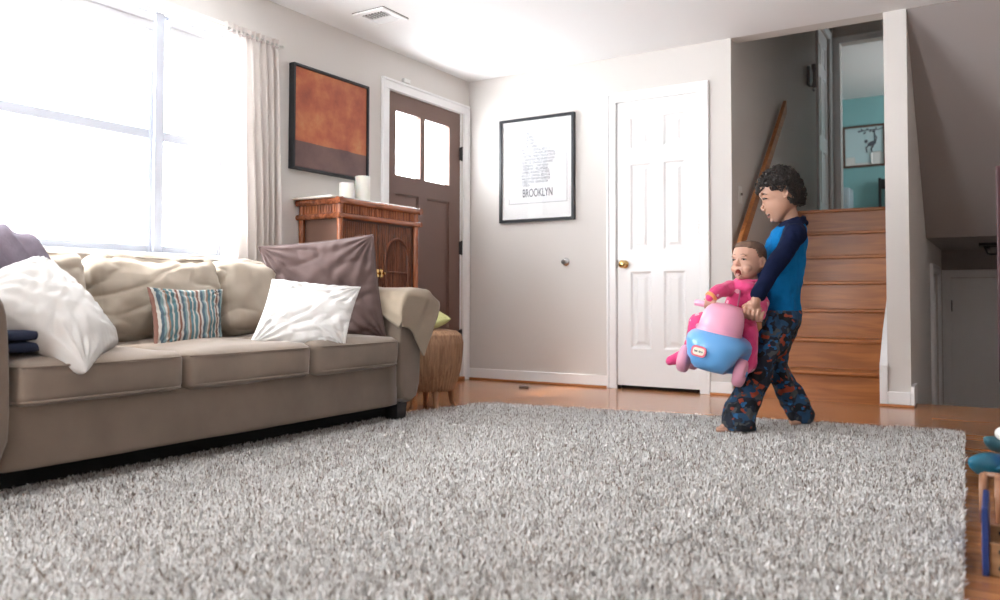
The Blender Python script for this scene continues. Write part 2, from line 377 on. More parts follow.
# upper hall doors
casing('trim_13', 1, 3.9, -1, 2.095, 3.0, UP, 3.445)
casing('trim_14', 0, 2.09, 1, 2.95, 3.73, UP, 3.44)
d = panel_door('door_3', .64, 2.03, .035, [(.26, .80), (.95, 1.56), (1.67, 1.89)], trim_m); d.rotation_euler = (0, 0, pi/2); d.location = (2.075, 3.02, UP+.005); struct(d)
bm = BM(); bx(bm, (-.006, -.012, 1.62), (.012, .002, 1.71)); tube(bm, [(0, -.014, 1.615), (0, -.014, 1.715)], .007, 8); obj('hinge', bm, brass_m, d)
# lower hall doors
casing('trim_15', 1, 3.08, -1, 3.138, 4.07, -1.2, .90)
d = panel_door('door_4', .795, 2.02, .035, [], trim_m); d.location = (3.205, 3.09, -1.195); struct(d)
bm = BM(); bx(bm, (-.004, -.012, 1.72), (.012, .002, 1.82)); obj('hinge', bm, black_m, d)
casing('trim_16', 0, 3.135, 1, 1.63, 2.57, -1.2, .91)
d = panel_door('door_5', .80, 2.03, .035, [(.26, .80), (.95, 1.56), (1.67, 1.89)], trim_m); d.rotation_euler = (0, 0, pi/2); d.location = (3.12, 1.70, -1.195); struct(d)
for n, (lo, hi) in enumerate((((1.99, 3.0, UP), (2.03, 3.7, 3.4)), ((3.18, 3.13, -1.2), (4.02, 3.17, .86)), ((3.03, 1.68, -1.2), (3.07, 2.52, .86)))):  # slabs added behind the hall doors to block bright gaps around them
    bm = BM(); bx(bm, lo, hi); struct(obj('trim_%d' % (17+n), bm, wall_m))
#@@OBJECTS
# ------------------------------------------------------------------ where a pixel of the 1000x600 photograph meets a plane (gives real positions)
def ray(u, v): return F2 + R3*(u-500)/FPX - U2*(v-CY)/FPX
def on(u, v, ax, val):
    d = ray(u, v); return CAM + d*((val-CAM[ax])/d[ax])
def pd(u, v, w): return CAM + ray(u, v)*w

def origin_to(o, c):
    """move the object's origin to c without moving the mesh"""
    c = Vector(c); o.data.transform(Matrix.Translation(-c)); o.location = c; return o
def centre(o):
    vs = [v.co for v in o.data.vertices]; c = sum(vs, Vector())/len(vs); c.z = min(v.z for v in vs); return origin_to(o, c)

def softbox(bm, lo, hi, r, n=20, crown=(0, 0, 0), amp=0, freq=4, seed=0, crease=0):
    """rounded, slightly stuffed box with gentle wrinkles"""
    lo, hi = Vector(lo), Vector(hi); c = (lo+hi)/2; h = (hi-lo)/2; off = Vector((seed*3.1, seed*7.7, 0)); idx = {}
    def V(p):
        key = tuple(round(q, 5) for q in p)
        if key in idx: return idx[key]
        P = Vector([p[i]*h[i] for i in range(3)]); inn = Vector([max(-(h[i]-r), min(h[i]-r, P[i])) for i in range(3)]); d = P-inn
        nrm = d.normalized() if d.length > 1e-9 else Vector()
        Q = inn + nrm*r
        for i in range(3):
            a, b = [j for j in range(3) if j != i]
            Q[i] += (1 if p[i] > 0 else -1)*abs(p[i])**3*crown[i]*(1-p[a]**2)*(1-p[b]**2)
        W = Q+c
        if amp: W += (nrm if nrm.length else Vector((0, 0, 1)))*amp*(noise.fractal(W*freq+off, 1.0, 2.0, 3) - crease*(1-abs(noise.noise(Vector((W.x*3, W.y*3.2+W.z*1.5, W.z*13-W.y*2.5))*1.0+off)))**10)
        idx[key] = bm.verts.new(W); return idx[key]
    for ax in range(3):
        a, b = [j for j in range(3) if j != ax]
        for s in (-1, 1):
            for i in range(n):
                for j in range(n):
                    q = []
                    for (x, y) in ((i, j), (i+1, j), (i+1, j+1), (i, j+1)):
                        p = [0, 0, 0]; p[ax] = s; p[a] = -1+2*x/n; p[b] = -1+2*y/n; q.append(V(p))
                    try: bm.faces.new(q if s > 0 else q[::-1])
                    except ValueError: pass

def pillow(name, BL, BR, TR, TL, th, m, label, cat='cushion', n=64, pinch=.06, amp=.012, freq=7, seed=0, piping=None, soft=.45, group=None):
    BL, BR, TR, TL = map(Vector, (BL, BR, TR, TL)); nrm = (BR-BL).cross(TL-BL).normalized(); ce = (BL+BR+TR+TL)/4
    bm = BM(); off = Vector((seed*5.3, seed*2.1, seed))
    grid = {}; edge = []; across = []
    def base(u, v):
        uu = u*(1-pinch*(1-v*v)); vv = v*(1-pinch*(1-u*u)); a, b = (uu+1)/2, (vv+1)/2
        return BL*(1-a)*(1-b)+BR*a*(1-b)+TR*a*b+TL*(1-a)*b
    for s in (1, -1):
        for i in range(n+1):
            for j in range(n+1):
                rim = i in (0, n) or j in (0, n)
                if rim and s == -1: grid[s, i, j] = grid[1, i, j]; continue
                u = sin(pi/2*(-1+2*i/n)); v = sin(pi/2*(-1+2*j/n)); P = base(u, v)
                f = max(0, (1-u*u)*(1-v*v))
                t = th/2*f**soft
                cr = max(abs(u), abs(v))
                w = amp*(noise.fractal(P*freq+off, 1.0, 2.0, 3) + .5*abs(noise.noise(P*freq*2.2+off)))*(f**.25)
                # folds running in from the corners, and slack creases across the face
                for q, (cu_, cv_) in enumerate(((-1, -1), (1, -1), (1, 1), (-1, 1))):
                    dd = math.hypot(u-cu_, v-cv_); w += .75*amp*math.exp(-dd*1.9)*sin(math.atan2(v-cv_, u-cu_)*19+seed*2.3+q*1.7)*min(1, f*12)
                cr_ = 1-abs(noise.noise(Vector((u*1.3+v*.8+seed, v*3.6-u*1.1, seed*1.7+s)))); w -= .55*amp*cr_**9*min(1, f*6)
                # puckers running in from the rim
                w += .35*amp*sin(30*math.atan2(v, u)+seed)*cr**4*(f**.3)
                grid[s, i, j] = bm.verts.new(P + nrm*s*(t+w)); across.append(u)
    for s in (1, -1):
        for i in range(n):
            for j in range(n):
                q = [grid[s, i, j], grid[s, i+1, j], grid[s, i+1, j+1], grid[s, i, j+1]]
                bm.faces.new(q if s == 1 else q[::-1])
    rim = [grid[1, i, 0].co.copy() for i in range(n)]+[grid[1, n, j].co.copy() for j in range(n)]+[grid[1, i, n].co.copy() for i in range(n, 0, -1)]+[grid[1, 0, j].co.copy() for j in range(n, -1, -1)]
    o = obj(name, bm, m, None, True)
    at_ = o.data.attributes.new('across', 'FLOAT', 'POINT'); at_.data.foreach_set('value', across)
    pip = None
    if piping:
        bm = BM(); tube(bm, rim, .0045, 6, False); pip = obj('piping', bm, piping, None, True)
    # local frame so that object-space patterns follow the cushion
    ex = (BR-BL)+(TR-TL); ex = (ex-nrm*ex.dot(nrm)).normalized(); ey = nrm.cross(ex); fr = Matrix((ex, ey, nrm)).transposed().to_4x4(); fr.translation = ce
    o.data.transform(fr.inverted()); o.matrix_world = fr
    if pip: pip.data.transform(fr.inverted()); pip.parent = o
    return tag(o, label, cat, group)

# ------------------------------------------------------------------ shag rug
def attr_mat(name, rough, cols, sheen=0):
    m = bpy.data.materials.new(name); m.use_nodes = True; nt = m.node_tree; b = nt.nodes['Principled BSDF']; L = nt.links.new
    b.inputs['Roughness'].default_value = rough; b.inputs['Sheen Weight'].default_value = sheen; b.inputs['Specular IOR Level'].default_value = .2
    a = nt.nodes.new('ShaderNodeAttribute'); a.attribute_name = 'yarn'; r = nt.nodes.new('ShaderNodeValToRGB')
    r.color_ramp.interpolation = 'CONSTANT'
    for i, (p, c) in enumerate(cols):
        e = r.color_ramp.elements[i] if i < 2 else r.color_ramp.elements.new(p)
        e.position = p; e.color = (*c, 1)
    L(a.outputs['Fac'], r.inputs[0]); L(r.outputs[0], b.inputs['Base Color']); return m
rug_m = attr_mat('rug_yarn', .95, [(0, (.78, .77, .755)), (.38, (.68, .665, .65)), (.62, (.86, .85, .84)), (.73, (.44, .395, .355)), (.87, (.22, .175, .145))])
RUG = [(1.05, -1.38), (3.44, -1.05), (3.55, -4.6), (.78, -4.6)]
rl = [(-4.6, .78), (-4.3, .80), (-3.4, .885), (-2.6, .90), (-2.0, .905), (-1.38, 1.05)]
def rug_left(y):
    return float(np.interp(y, [p[0] for p in rl], [p[1] for p in rl]))
rug = empty('shag_rug', (2.2, -2.9, 0), 'large light grey shag rug on the oak floor in front of the sofa', 'rug')
bm = BM()
outl = [(rug_left(y), y) for y in np.linspace(-1.42, -4.58, 14)] + [(3.53, -4.58), (3.42, -1.08)]
prism(bm, outl, 2, .001, .014); o = obj('backing', bm, mat('rug_backing', (.38, .36, .33), .95), rug); o.matrix_parent_inverse = Matrix.Translation((-2.2, 2.9, 0))
def build_pile():
    rng = np.random.default_rng(4); N = 620000
    x = rng.uniform(.75, 3.58, N); y = rng.uniform(-4.6, -1.02, N)
    left = np.interp(y, [p[0] for p in rl], [p[1] for p in rl]) + .012*np.sin(y*31)+.008*np.sin(y*67)
    top = -1.38 + (x-1.05)*(.33/2.39) + .01*np.sin(x*40); right = 3.44 + (-1.05-y)*(.11/3.55)
    keep = (x > left) & (y < top) & (x < right)
    # where the pile is walled in below or behind the camera it is thinner
    dist = np.hypot(x-CAM.x, y-CAM.y); keep &= (rng.random(N) < np.clip(2.6/np.maximum(dist, 1.2), .45, 1))
    x, y = x[keep], y[keep]; n = len(x)
    # clumps: neighbouring tufts lean the same way
    ang = 2*np.pi*rng.random(n)*.8 + 3*np.sin(x*19+1.3*np.sin(y*23)) + 3*np.cos(y*21+1.7*np.sin(x*17))
    ln = rng.uniform(.020, .036, n); lean = rng.uniform(.2, 1.25, n); w = rng.uniform(.0013, .0026, n)
    dx, dy = np.cos(ang), np.sin(ang); pa = ang + np.pi/2 + rng.normal(0, .5, n); px, py = np.cos(pa), np.sin(pa)
    V = np.zeros((n, 4, 2, 3)); cx, cy, cz = x.copy(), y.copy(), np.full(n, .012); 
    for s in range(4):
        t = s/3; el = np.pi/2 - lean*t*1.25; ww = w*(1, 1.1, 1, .5)[s]
        for k, sg in enumerate((-1, 1)):
            V[:, s, k, 0] = cx+sg*px*ww; V[:, s, k, 1] = cy+sg*py*ww; V[:, s, k, 2] = cz
        cx = cx + dx*np.cos(el)*ln/3; cy = cy + dy*np.cos(el)*ln/3; cz = cz + np.sin(el)*ln/3
    V = V.reshape(-1, 3); base = (np.arange(n)*8)[:, None, None]
    q = np.array([[2*s, 2*s+1, 2*s+3, 2*s+2] for s in range(3)])[None]; Fc = (base+q).reshape(-1)
    me = bpy.data.meshes.new('pile'); me.vertices.add(len(V)); me.vertices.foreach_set('co', V.reshape(-1).astype(np.float32))
    nf = n*3; me.loops.add(nf*4); me.loops.foreach_set('vertex_index', Fc.astype(np.int32)); me.polygons.add(nf)
    me.polygons.foreach_set('loop_start', (np.arange(nf)*4).astype(np.int32)); me.polygons.foreach_set('use_smooth', np.ones(nf, bool))
    me.update(calc_edges=True)
    a = me.attributes.new('yarn', 'FLOAT', 'FACE')
    col = rng.random(n)*.55 + .45*(.5+.5*np.sin(x*29+2*np.sin(y*31)+y*11))*rng.random(n)+.0
    col = np.clip(rng.random(n), 0, 1)
    a.data.foreach_set('value', np.repeat(col, 3).astype(np.float32))
    return me
o = link('pile', build_pile(), rug_m, rug); o.matrix_parent_inverse = Matrix.Translation((-2.2, 2.9, 0)); o['kind'] = 'stuff'

# ------------------------------------------------------------------ sofa
sofa_m = mat('sofa_microsuede', (.19, .145, .112), .85, var=.13, vscale=5, bump=.06, bscale=25, sheen=.25, spec=.2)
sofa_c = mat('sofa_cushion_suede', (.215, .167, .13), .85, fold=.22, fscale=7, var=.16, vscale=4, bump=.05, bscale=20, sheen=.25, spec=.2)
back_lit_c = mat('sofa_back_suede_lit', (.43, .37, .30), .85, var=.08, vscale=4, fold=.6, fscale=6, sheen=.2, spec=.2)  # lighter copy of the sofa suede, window backlight put into its colour
under_shadow_m = mat('under_sofa_shadow', (.012, .012, .012), .95)
sofa = empty('sofa', (.6, -3.14, 0), 'long beige microsuede sofa with three seat cushions under the big window', 'sofa')
def inroot(o, root): o.parent = root; o.matrix_parent_inverse = Matrix.Translation(-root.location); return o
SP = Matrix.Translation((-.6, 3.14, 0))
bm = BM(); softbox(bm, (.14, -4.06, .112), (1.085, -2.22, .318), .018, 24, (.008, 0, 0), .004, 3); inroot(obj('base', bm, sofa_m, None, True), sofa)
bm = BM(); softbox(bm, (.13, -4.06, .25), (.40, -2.22, .765), .05, 20, (0, 0, .01), .006, 3, 2); inroot(obj('backrest', bm, sofa_m, None, True), sofa)
def arm(y_in, s, seed):
    """s=+1: outer side towards +y"""
    prof = []
    pts = [(0, .115), (0, .30), (.005, .5), (.012, .60), (.03, .645), (.06, .665), (.11, .665), (.150, .655), (.178, .63), (.186, .59), (.182, .54), (.176, .44), (.172, .30), (.168, .115)]
    bm = BM(); xs = [.14, .145, .16] + list(np.linspace(.2, 1.02, 16)) + [1.06, 1.085, 1.10, 1.106]
    rings = []
    cyy = .09; cz = .38
    for i, x in enumerate(xs):
        e = {0: .012, 1: .005, len(xs)-1: .014, len(xs)-2: .006, len(xs)-3: .001}.get(i, 0)
        ring = []
        for (a, z) in pts:
            a2 = a + (cyy-a)*e/.1; z2 = z + (cz-z)*e/.28
            w = .004*noise.fractal(Vector((x*4+seed, a*6, z*5)), 1, 2, 2)
            ring.append(bm.verts.new((x, y_in + s*(a2+w), z2)))
        rings.append(ring)
    for a, b in zip(rings, rings[1:]):
        for k in range(len(pts)): bm.faces.new((a[k], a[(k+1) % len(pts)], b[(k+1) % len(pts)], b[k]))
    bm.faces.new(rings[0]); bm.faces.new(rings[-1])
    o = obj('arm', bm, sofa_m, None, True, 50); mod = o.modifiers.new('sub', 'SUBSURF'); mod.levels = mod.render_levels = 1
    return inroot(o, sofa)
arm(-2.235, 1, 1); arm(-4.045, -1, 5)
ys = [-4.038, -3.447, -2.822, -2.238]
for i in range(3):
    bm = BM(); softbox(bm, (.36, ys[i]+.003, .305), (1.112, ys[i+1]-.003, .448), .035, 22, (.012, 0, .024), .007, 4, i)
    c = inroot(obj('seat_cushion', bm, sofa_c, None, True), sofa)
    bm = BM()
    for z in (.322, .428):
        tube(bm, [(.45, ys[i]+.006, z), (1.075, ys[i]+.007, z), (1.106, ys[i]+.025, z), (1.116, ys[i]+.06, z), (1.121, (ys[i]+ys[i+1])/2, z), (1.116, ys[i+1]-.06, z), (1.106, ys[i+1]-.025, z), (1.075, ys[i+1]-.007, z), (.45, ys[i+1]-.006, z)], .0042, 6)
    p = obj('piping', bm, sofa_c, None, True); p.parent = c
yb = [-4.04, -3.45, -2.83, -2.24]
for i in range(3):
    lean = Matrix.Translation((.50, 0, .45)) @ Matrix.Rotation(radians(-9), 4, 'Y') @ Matrix.Translation((-.50, 0, -.45))
    bm = BM(); softbox(bm, (.385, yb[i]+.006, .455), (.60, yb[i+1]-.006, .80), .07, 54, (.05, .0, .02), .018, 6, i+4, .5)
    for v in bm.verts:
        if v.co.z > .7 : v.co.z += .018*abs(sin((v.co.y-yb[i])/(yb[i+1]-yb[i])*pi*1.0+pi/2))**2
    bm.transform(lean); c = inroot(obj('back_cushion', bm, back_lit_c, None, True), sofa)
    bm = BM(); a, b = yb[i]+.03, yb[i+1]-.03; pts = [(.572, a+.03, .792), (.568, a+.08, .800), (.566, (a+b)/2, .798), (.568, b-.08, .800), (.572, b-.03, .792)]
    tube(bm, pts, .005, 6); bm.transform(lean); p = obj('piping', bm, back_lit_c, None, True); p.parent = c
bm = BM(); bx(bm, (.18, -4.2, .02), (.93, -2.12, .118)); inroot(obj('under_shadow', bm, under_shadow_m), sofa)  # black block standing in for the shadow under the sofa
for fx in (.97, .2):
    for fy in (-4.2, -2.19):
        bm = BM(); prism(bm, [(fx, fy), (fx+.085, fy), (fx+.085, fy+.075), (fx, fy+.075)], 2, .0, .118)
        for v in bm.verts:
            if v.co.z < .05: v.co.x += (fx+.042-v.co.x)*.2; v.co.y += (fy+.037-v.co.y)*.2
        inroot(obj('foot', bm, black_m), sofa)

# cushions on the sofa
mauve_m = mat('mauve_cloth', (.115, .072, .066), .85, fold=.7, fscale=9, var=.05, bump=.03, sheen=.2)
white_cl = mat('white_cloth', (.74, .73, .71), .9, fold=.8, fscale=9, bump=.03, sheen=.1)
cream_cl = mat('offwhite_cloth', (.50, .48, .455), .9, fold=.6, fscale=7, bump=.03, sheen=.1)
def stripes():
    m = bpy.data.materials.new('striped_cloth'); m.use_nodes = True; nt = m.node_tree; b = nt.nodes['Principled BSDF']; L = nt.links.new; b.inputs['Roughness'].default_value = .85
    sp = nt.nodes.new('ShaderNodeAttribute'); sp.attribute_name = 'across'
    mu = nt.nodes.new('ShaderNodeMath'); mu.operation = 'MULTIPLY'; mu.inputs[1].default_value = 1.75; L(sp.outputs['Fac'], mu.inputs[0])
    fr = nt.nodes.new('ShaderNodeMath'); fr.operation = 'FRACT'; L(mu.outputs[0], fr.inputs[0])
    r = nt.nodes.new('ShaderNodeValToRGB'); r.color_ramp.interpolation = 'CONSTANT'
    cols = [(0, (.07, .15, .17)), (.14, (.40, .38, .34)), (.22, (.16, .07, .05)), (.32, (.42, .40, .36)), (.42, (.06, .10, .13)), (.54, (.16, .24, .25)), (.64, (.42, .40, .36)), (.72, (.24, .15, .11)), (.80, (.07, .15, .17)), (.92, (.42, .40, .36))]
    for i, (p, c) in enumerate(cols):
        e = r.color_ramp.elements[i] if i < 2 else r.color_ramp.elements.new(p)
        e.position = p; e.color = (*c, 1)
    L(fr.outputs[0], r.inputs[0]); L(r.outputs[0], b.inputs['Base Color']); return m
pillow('throw_pillow', on(290, 352, 0, .62), on(386, 341, 0, 1.03), on(373, 235, 0, .93), on(259, 247, 0, .50), .15, mauve_m, 'large mauve brown throw pillow leaning in the right corner of the sofa', 'pillow', pinch=.03, amp=.022, freq=5, seed=2, piping=mauve_m)
pillow('throw_pillow', on(247, 348, 0, .94), on(345, 350, 0, 1.11), on(361, 287, 0, 1.05), on(272, 279, 0, .80), .10, white_cl, 'bright white throw pillow in front of the mauve pillow', 'pillow', pinch=.06, amp=.016, freq=6, seed=3)
pillow('throw_pillow', on(154, 352, 0, .80), on(223, 350, 0, .80), on(223, 289, 0, .68), on(147, 287, 0, .68), .10, stripes(), 'small teal, brown and cream striped pillow on the middle seat cushion', 'pillow', pinch=.09, amp=.010, freq=8, seed=5)
pillow('throw_pillow', on(86, 372, 0, 1.16), on(118, 343, 0, .92), on(40, 258, 0, .66), on(-45, 290, 0, .84), .19, cream_cl, 'big off-white pillow slumped over the left arm of the sofa', 'pillow', pinch=.01, amp=.013, freq=4.5, seed=7, soft=.38)
# grey purple throw over the left end of the back
bm = BM(); softbox(bm, (.30, -4.2, .66), (.66, -3.62, .895), .10, 30, (0, 0, .0), .0)
for v in bm.verts:
    v.co += Vector((.008, 0, .010))*sin((v.co.y*1.0+v.co.x*.7+v.co.z*.9)*62) ; v.co.z -= .12*max(0, (v.co.y+3.85)/.25)**2
tag(centre(obj('throw_blanket', bm, mat('grey_purple_knit', (.20, .17, .21), .95, var=.12, vscale=20, bump=.2, bscale=120), None, True)), 'grey purple knitted throw bundled over the left end of the sofa back', 'blanket')
bm = BM()
for k in range(2): softbox(bm, (.62, -4.03, .466+k*.036), (1.04, -3.80+.01*k, .50+k*.036), .016, 12, (0, 0, .003), .004, 9, k)
tag(centre(obj('folded_blanket', bm, mat('navy_cloth', (.010, .016, .04), .95), None, True)), 'folded dark navy blanket on the seat beneath the big off-white pillow', 'blanket')

# beige throw: a corner hangs over the front of the right arm
def throw():
    # arm cross-section unrolled: (distance, y, z)
    path = [(-.30, -2.247, .36), (-.10, -2.243, .56), (-.04, -2.232, .625), (.0, -2.20, .668), (.05, -2.15, .684), (.10, -2.10, .686), (.15, -2.065, .680), (.19, -2.04, .655), (.24, -2.03, .60), (.40, -2.035, .45), (.6, -2.05, .25)]
    D = [p[0] for p in path]; Y = [p[1] for p in path]; Z = [p[2] for p in path]
    def at(pts, t):
        T = [k/(len(pts)-1) for k in range(len(pts))]; return float(np.interp(t, T, [p[0] for p in pts])), float(np.interp(t, T, [p[1] for p in pts]))
    LB = [(.74, .02), (.80, .0), (.95, -.085), (1.106, -.17), (1.22, -.07), (1.33, .03), (1.436, .125)]; RB = [(.72, .26), (.80, .27), (.95, .275), (1.10, .28), (1.20, .25), (1.33, .19), (1.44, .135)]
    def place(q, s):
        y = float(np.interp(s, D, Y)); z = float(np.interp(s, D, Z)); x = q; ov = q-1.106
        yf = max(-2.25, -2.2+.93*s); zf = .682-max(0, ov)-max(0, -s)*.95-max(0, s-.17)*.55
        k = min(1, max(0, (q-1.03)/.076)) if s > .17 else (1 if ov > 0 else 0)
        y = y*(1-k)+yf*k; z = z*(1-k)+min(z if s < 0 and ov <= 0 else zf, zf)*k
        if ov > 0: x = 1.118+.012*min(1, ov/.03)
        return Vector((x, y, z))
    bm = BM(); n = 48; m_ = 26; g = {}
    for i in range(n+1):
        for j in range(m_+1):
            a = at(LB, i/n); b = at(RB, i/n); q = a[0]+(b[0]-a[0])*j/m_; s = a[1]+(b[1]-a[1])*j/m_
            p = place(q, s); wv = .007*noise.noise(Vector((q*10, s*10, 3)))+.010*max(0, sin(q*15+s*22))**4
            out = Vector((.6 if q > 1.1 else .1, -.6 if s < 0 else .2, .6 if q < 1.1 else .1)); g[i, j] = bm.verts.new(p+out*(wv+.004))
    for i in range(n):
        for j in range(m_): bm.faces.new((g[i, j], g[i+1, j], g[i+1, j+1], g[i, j+1]))
    o = obj('throw_blanket', bm, mat('beige_throw', (.30, .24, .175), .9, var=.05, sheen=.2, fold=.4, fscale=9), None, True)
    md = o.modifiers.new('t', 'SOLIDIFY'); md.thickness = .006; md.offset = 0
    return tag(centre(o), 'beige throw folded over the right arm of the sofa, one corner hanging', 'blanket')
throw()

# ------------------------------------------------------------------ bamboo cabinet
bam = wood('bamboo', (.16, .035, .012), (.52, .16, .05), .25, 60, axis='Z', coat=.5)
bam_h = wood('bamboo_rail', (.13, .032, .013), (.40, .12, .045), .25, 40, axis='Y', coat=.5)
bam_d = wood('bamboo_dark', (.10, .03, .015), (.26, .085, .035), .4, 40, axis='Z')
cab = empty('bamboo_cabinet', (.18, -1.47, 0), 'reddish bamboo cabinet with arched doors between the sofa and front door', 'cabinet')
def C_(name, bm, m, parent=None, smooth=True):
    o = obj(name, bm, m, parent or cab, smooth, 40)
    o.matrix_parent_inverse = Matrix.Translation(-cab.location) if parent is None else Matrix.Identity(4); return o
CY0, CY1, CX = -1.84, -1.10, .34
bm = BM(); bx(bm, (.03, CY0+.02, .10), (CX-.03, CY1-.02, 1.215)); C_('body', bm, mat('cabinet_panel', (.16, .085, .06), .5, var=.06), smooth=False)
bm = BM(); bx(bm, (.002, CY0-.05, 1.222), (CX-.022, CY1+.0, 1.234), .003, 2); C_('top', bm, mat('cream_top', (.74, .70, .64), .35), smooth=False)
def cane(bm, a, b, r=.018, nodes=3, seg=12):
    a, b = Vector(a), Vector(b); L = (b-a).length; n = max(8, int(L/.03)); pts = []; rs = []
    nd = [(k+.5)/nodes for k in range(nodes)]
    for i in range(n+1):
        t = i/n; pts.append(a.lerp(b, t)); rs.append(r*(1+.10*max([math.exp(-((t-q)*L/.008)**2) for q in nd]+[0])))
    tube(bm, pts, rs, seg)
for (x, y) in ((CX-.012, CY0+.012), (CX-.012, CY1-.012), (.022, CY0+.012), (.022, CY1-.012)):
    bm = BM(); cane(bm, (x, y, 0), (x, y, 1.225), .018, 5); C_('corner_post', bm, bam)
for z, r in ((1.205, .021), (1.118, .017), (.13, .018)):
    bm = BM()
    cane(bm, (CX, CY0-.025, z), (CX, CY1+.025, z), r, 3); C_('front_rail', bm, bam_h)
    bm = BM(); cane(bm, (.0, CY0-.004, z), (CX+.02, CY0-.004, z), r, 2); C_('side_rail', bm, bam_h); bm = BM(); cane(bm, (.02, CY1+.004, z), (CX+.02, CY1+.004, z), r, 2); C_('side_rail', bm, bam_h)
bm = BM(); k = CY0+.035
while k < CY1-.03: tube(bm, [(CX-.018, k, 1.12), (CX-.018, k, 1.20)], .0088, 8); k += .0225
x = .05
while x < CX-.03: tube(bm, [(x, CY0+.016, 1.12), (x, CY0+.016, 1.20)], .0088, 8); x += .0225
C_('cane_frieze', bm, bam)
mid = (CY0+CY1)/2
for (a, b) in ((CY0+.035, mid-.003), (mid+.003, CY1-.035)):
    d = BM(); c = (a+b)/2; hw = .108; z0, z1 = .24, .90   # arch springs at z1
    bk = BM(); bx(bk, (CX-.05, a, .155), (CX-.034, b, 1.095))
    y = a+.008
    while y < b:
        dy = abs(y-c); zt = None
        if dy < hw: zt = z1+sqrt(hw*hw-dy*dy)
        if zt: tube(d, [(CX-.024, y, zt), (CX-.026, y, 1.093)], .0056, 8); tube(d, [(CX-.026, y, .16), (CX-.026, y, z0)], .0056, 8)
        else: tube(d, [(CX-.026, y, .16), (CX-.026, y, 1.093)], .0056, 8)
        y += .0172
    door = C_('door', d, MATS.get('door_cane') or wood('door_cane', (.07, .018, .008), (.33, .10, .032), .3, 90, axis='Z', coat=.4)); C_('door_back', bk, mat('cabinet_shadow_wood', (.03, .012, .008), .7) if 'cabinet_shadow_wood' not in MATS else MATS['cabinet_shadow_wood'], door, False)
    bm = BM(); cane(bm, (CX-.014, c-hw-.004, z0), (CX-.014, c-hw-.004, z1), .008, 4, 8); cane(bm, (CX-.014, c+hw+.004, z0), (CX-.014, c+hw+.004, z1), .008, 4, 8)
    tube(bm, [(CX-.014, c+(hw+.004)*cos(t), z1+(hw+.004)*sin(t)) for t in np.linspace(0, pi, 18)], .008, 8); tube(bm, [(CX-.014, c-hw, z0), (CX-.014, c+hw, z0)], .008, 8)
    C_('arch_frame', bm, bam_d, door)
    bm = BM(); rnd = random.Random(3); y = c-hw+.008
    while y < c+hw-.004:
        zt = z1+sqrt(max(0, hw*hw-(y-c)**2)); tube(bm, [(CX-.030, y, z0), (CX-.027, y+rnd.uniform(-.004, .004), (z0+zt)/2), (CX-.030, y+rnd.uniform(-.003, .003), zt)], rnd.uniform(.004, .006), 6); y += .0125
    for z in (.42, .80): tube(bm, [(CX-.020, c-hw, z), (CX-.020, c+hw, z)], .006, 8)
    C_('twig_panel', bm, wood('twigs', (.06, .018, .01), (.26, .085, .035), .4, 60, axis='Z') if 'twigs' not in MATS else MATS['twigs'], door)
bm = BM()
for s in (-1, 1): bx(bm, (CX-.016, mid+s*.017-.012, .765), (CX-.010, mid+s*.017+.012, .815), .003, 1); lathe(bm, [(.004, 0), (.005, .012), (.009, .018), (.008, .026), (.001, .029)], 12, Matrix.Translation((CX-.010, mid+s*.017, .79)) @ Matrix.Rotation(pi/2, 4, 'Y'))
C_('latch', bm, brass_m)
# candles on the cabinet
candle_m = mat('candle_wax', (.82, .80, .74), .5, sss=.3)
for n, (cy, r, h) in enumerate(((-1.635, .045, .105), (-1.487, .046, .165))):
    t = empty('pillar_candle', (.2, cy, 1.234), ['short white pillar candle on the bamboo cabinet', 'taller white pillar candle on the bamboo cabinet'][n], 'candle')
    bm = BM(); lathe(bm, [(r*.98, 0), (r, .004), (r, h-.004), (r*.95, h), (r*.7, h-.004), (.001, h-.006)], 32); obj('wax', bm, candle_m, t, True, 40)
    bm = BM(); tube(bm, [(0, 0, h-.008), (.001, 0, h+.001), (.003, 0, h+.008)], .0012, 6); obj('wick', bm, black_m, t)

# ------------------------------------------------------------------ wicker stool with a yellow green pillow
wk = wood('wicker', (.22, .115, .06), (.42, .235, .13), .7, 60, axis='Z')
ot = empty('wicker_stool', (.745, -1.50, 0), 'brown wicker stool with curved legs behind the right arm of the sofa', 'stool')
bm = BM(); prof = [(.001, .455), (.09, .456), (.145, .448), (.175, .425), (.186, .38), (.183, .30), (.168, .20), (.143, .12), (.136, .105), (.125, .10), (.001, .10)]
fine = []
for (r0, z0), (r1, z1) in zip(prof, prof[1:]):
    for k in range(6): fine.append((r0+(r1-r0)*k/6, z0+(z1-z0)*k/6))
fine.append(prof[-1]); lathe(bm, fine[::-1], 240)
for v in bm.verts:
    r = sqrt(v.co.x**2+v.co.y**2)
    if r > .08: a = math.atan2(v.co.y, v.co.x); f = 1+.022*abs(sin(a*24))+.004*sin(v.co.z*500); v.co.x *= f; v.co.y *= f
obj('woven_seat', bm, wk, ot, True)
for k in range(4):
    a = radians(-40+90*k); bm = BM(); d = Vector((cos(a), sin(a), 0))
    tube(bm, [d*.11+Vector((0, 0, .14)), d*.122+Vector((0, 0, .10)), d*.125+Vector((0, 0, .065)), d*.128+Vector((0, 0, .03)), d*.14+Vector((0, 0, .008)), d*.15+Vector((0, 0, .0))], [.017, .018, .018, .014, .012, .010], 10); obj('leg', bm, wk, ot, True)
pillow('throw_pillow', (.60, -1.64, .470), (.82, -1.60, .475), on(451, 319, 1, -1.50), (.70, -1.36, .56), .085, mat('yellow_green_cloth', (.50, .50, .22), .8, var=.05), 'yellow green pillow lying on the wicker stool', 'pillow', pinch=.06, amp=.006, seed=9)

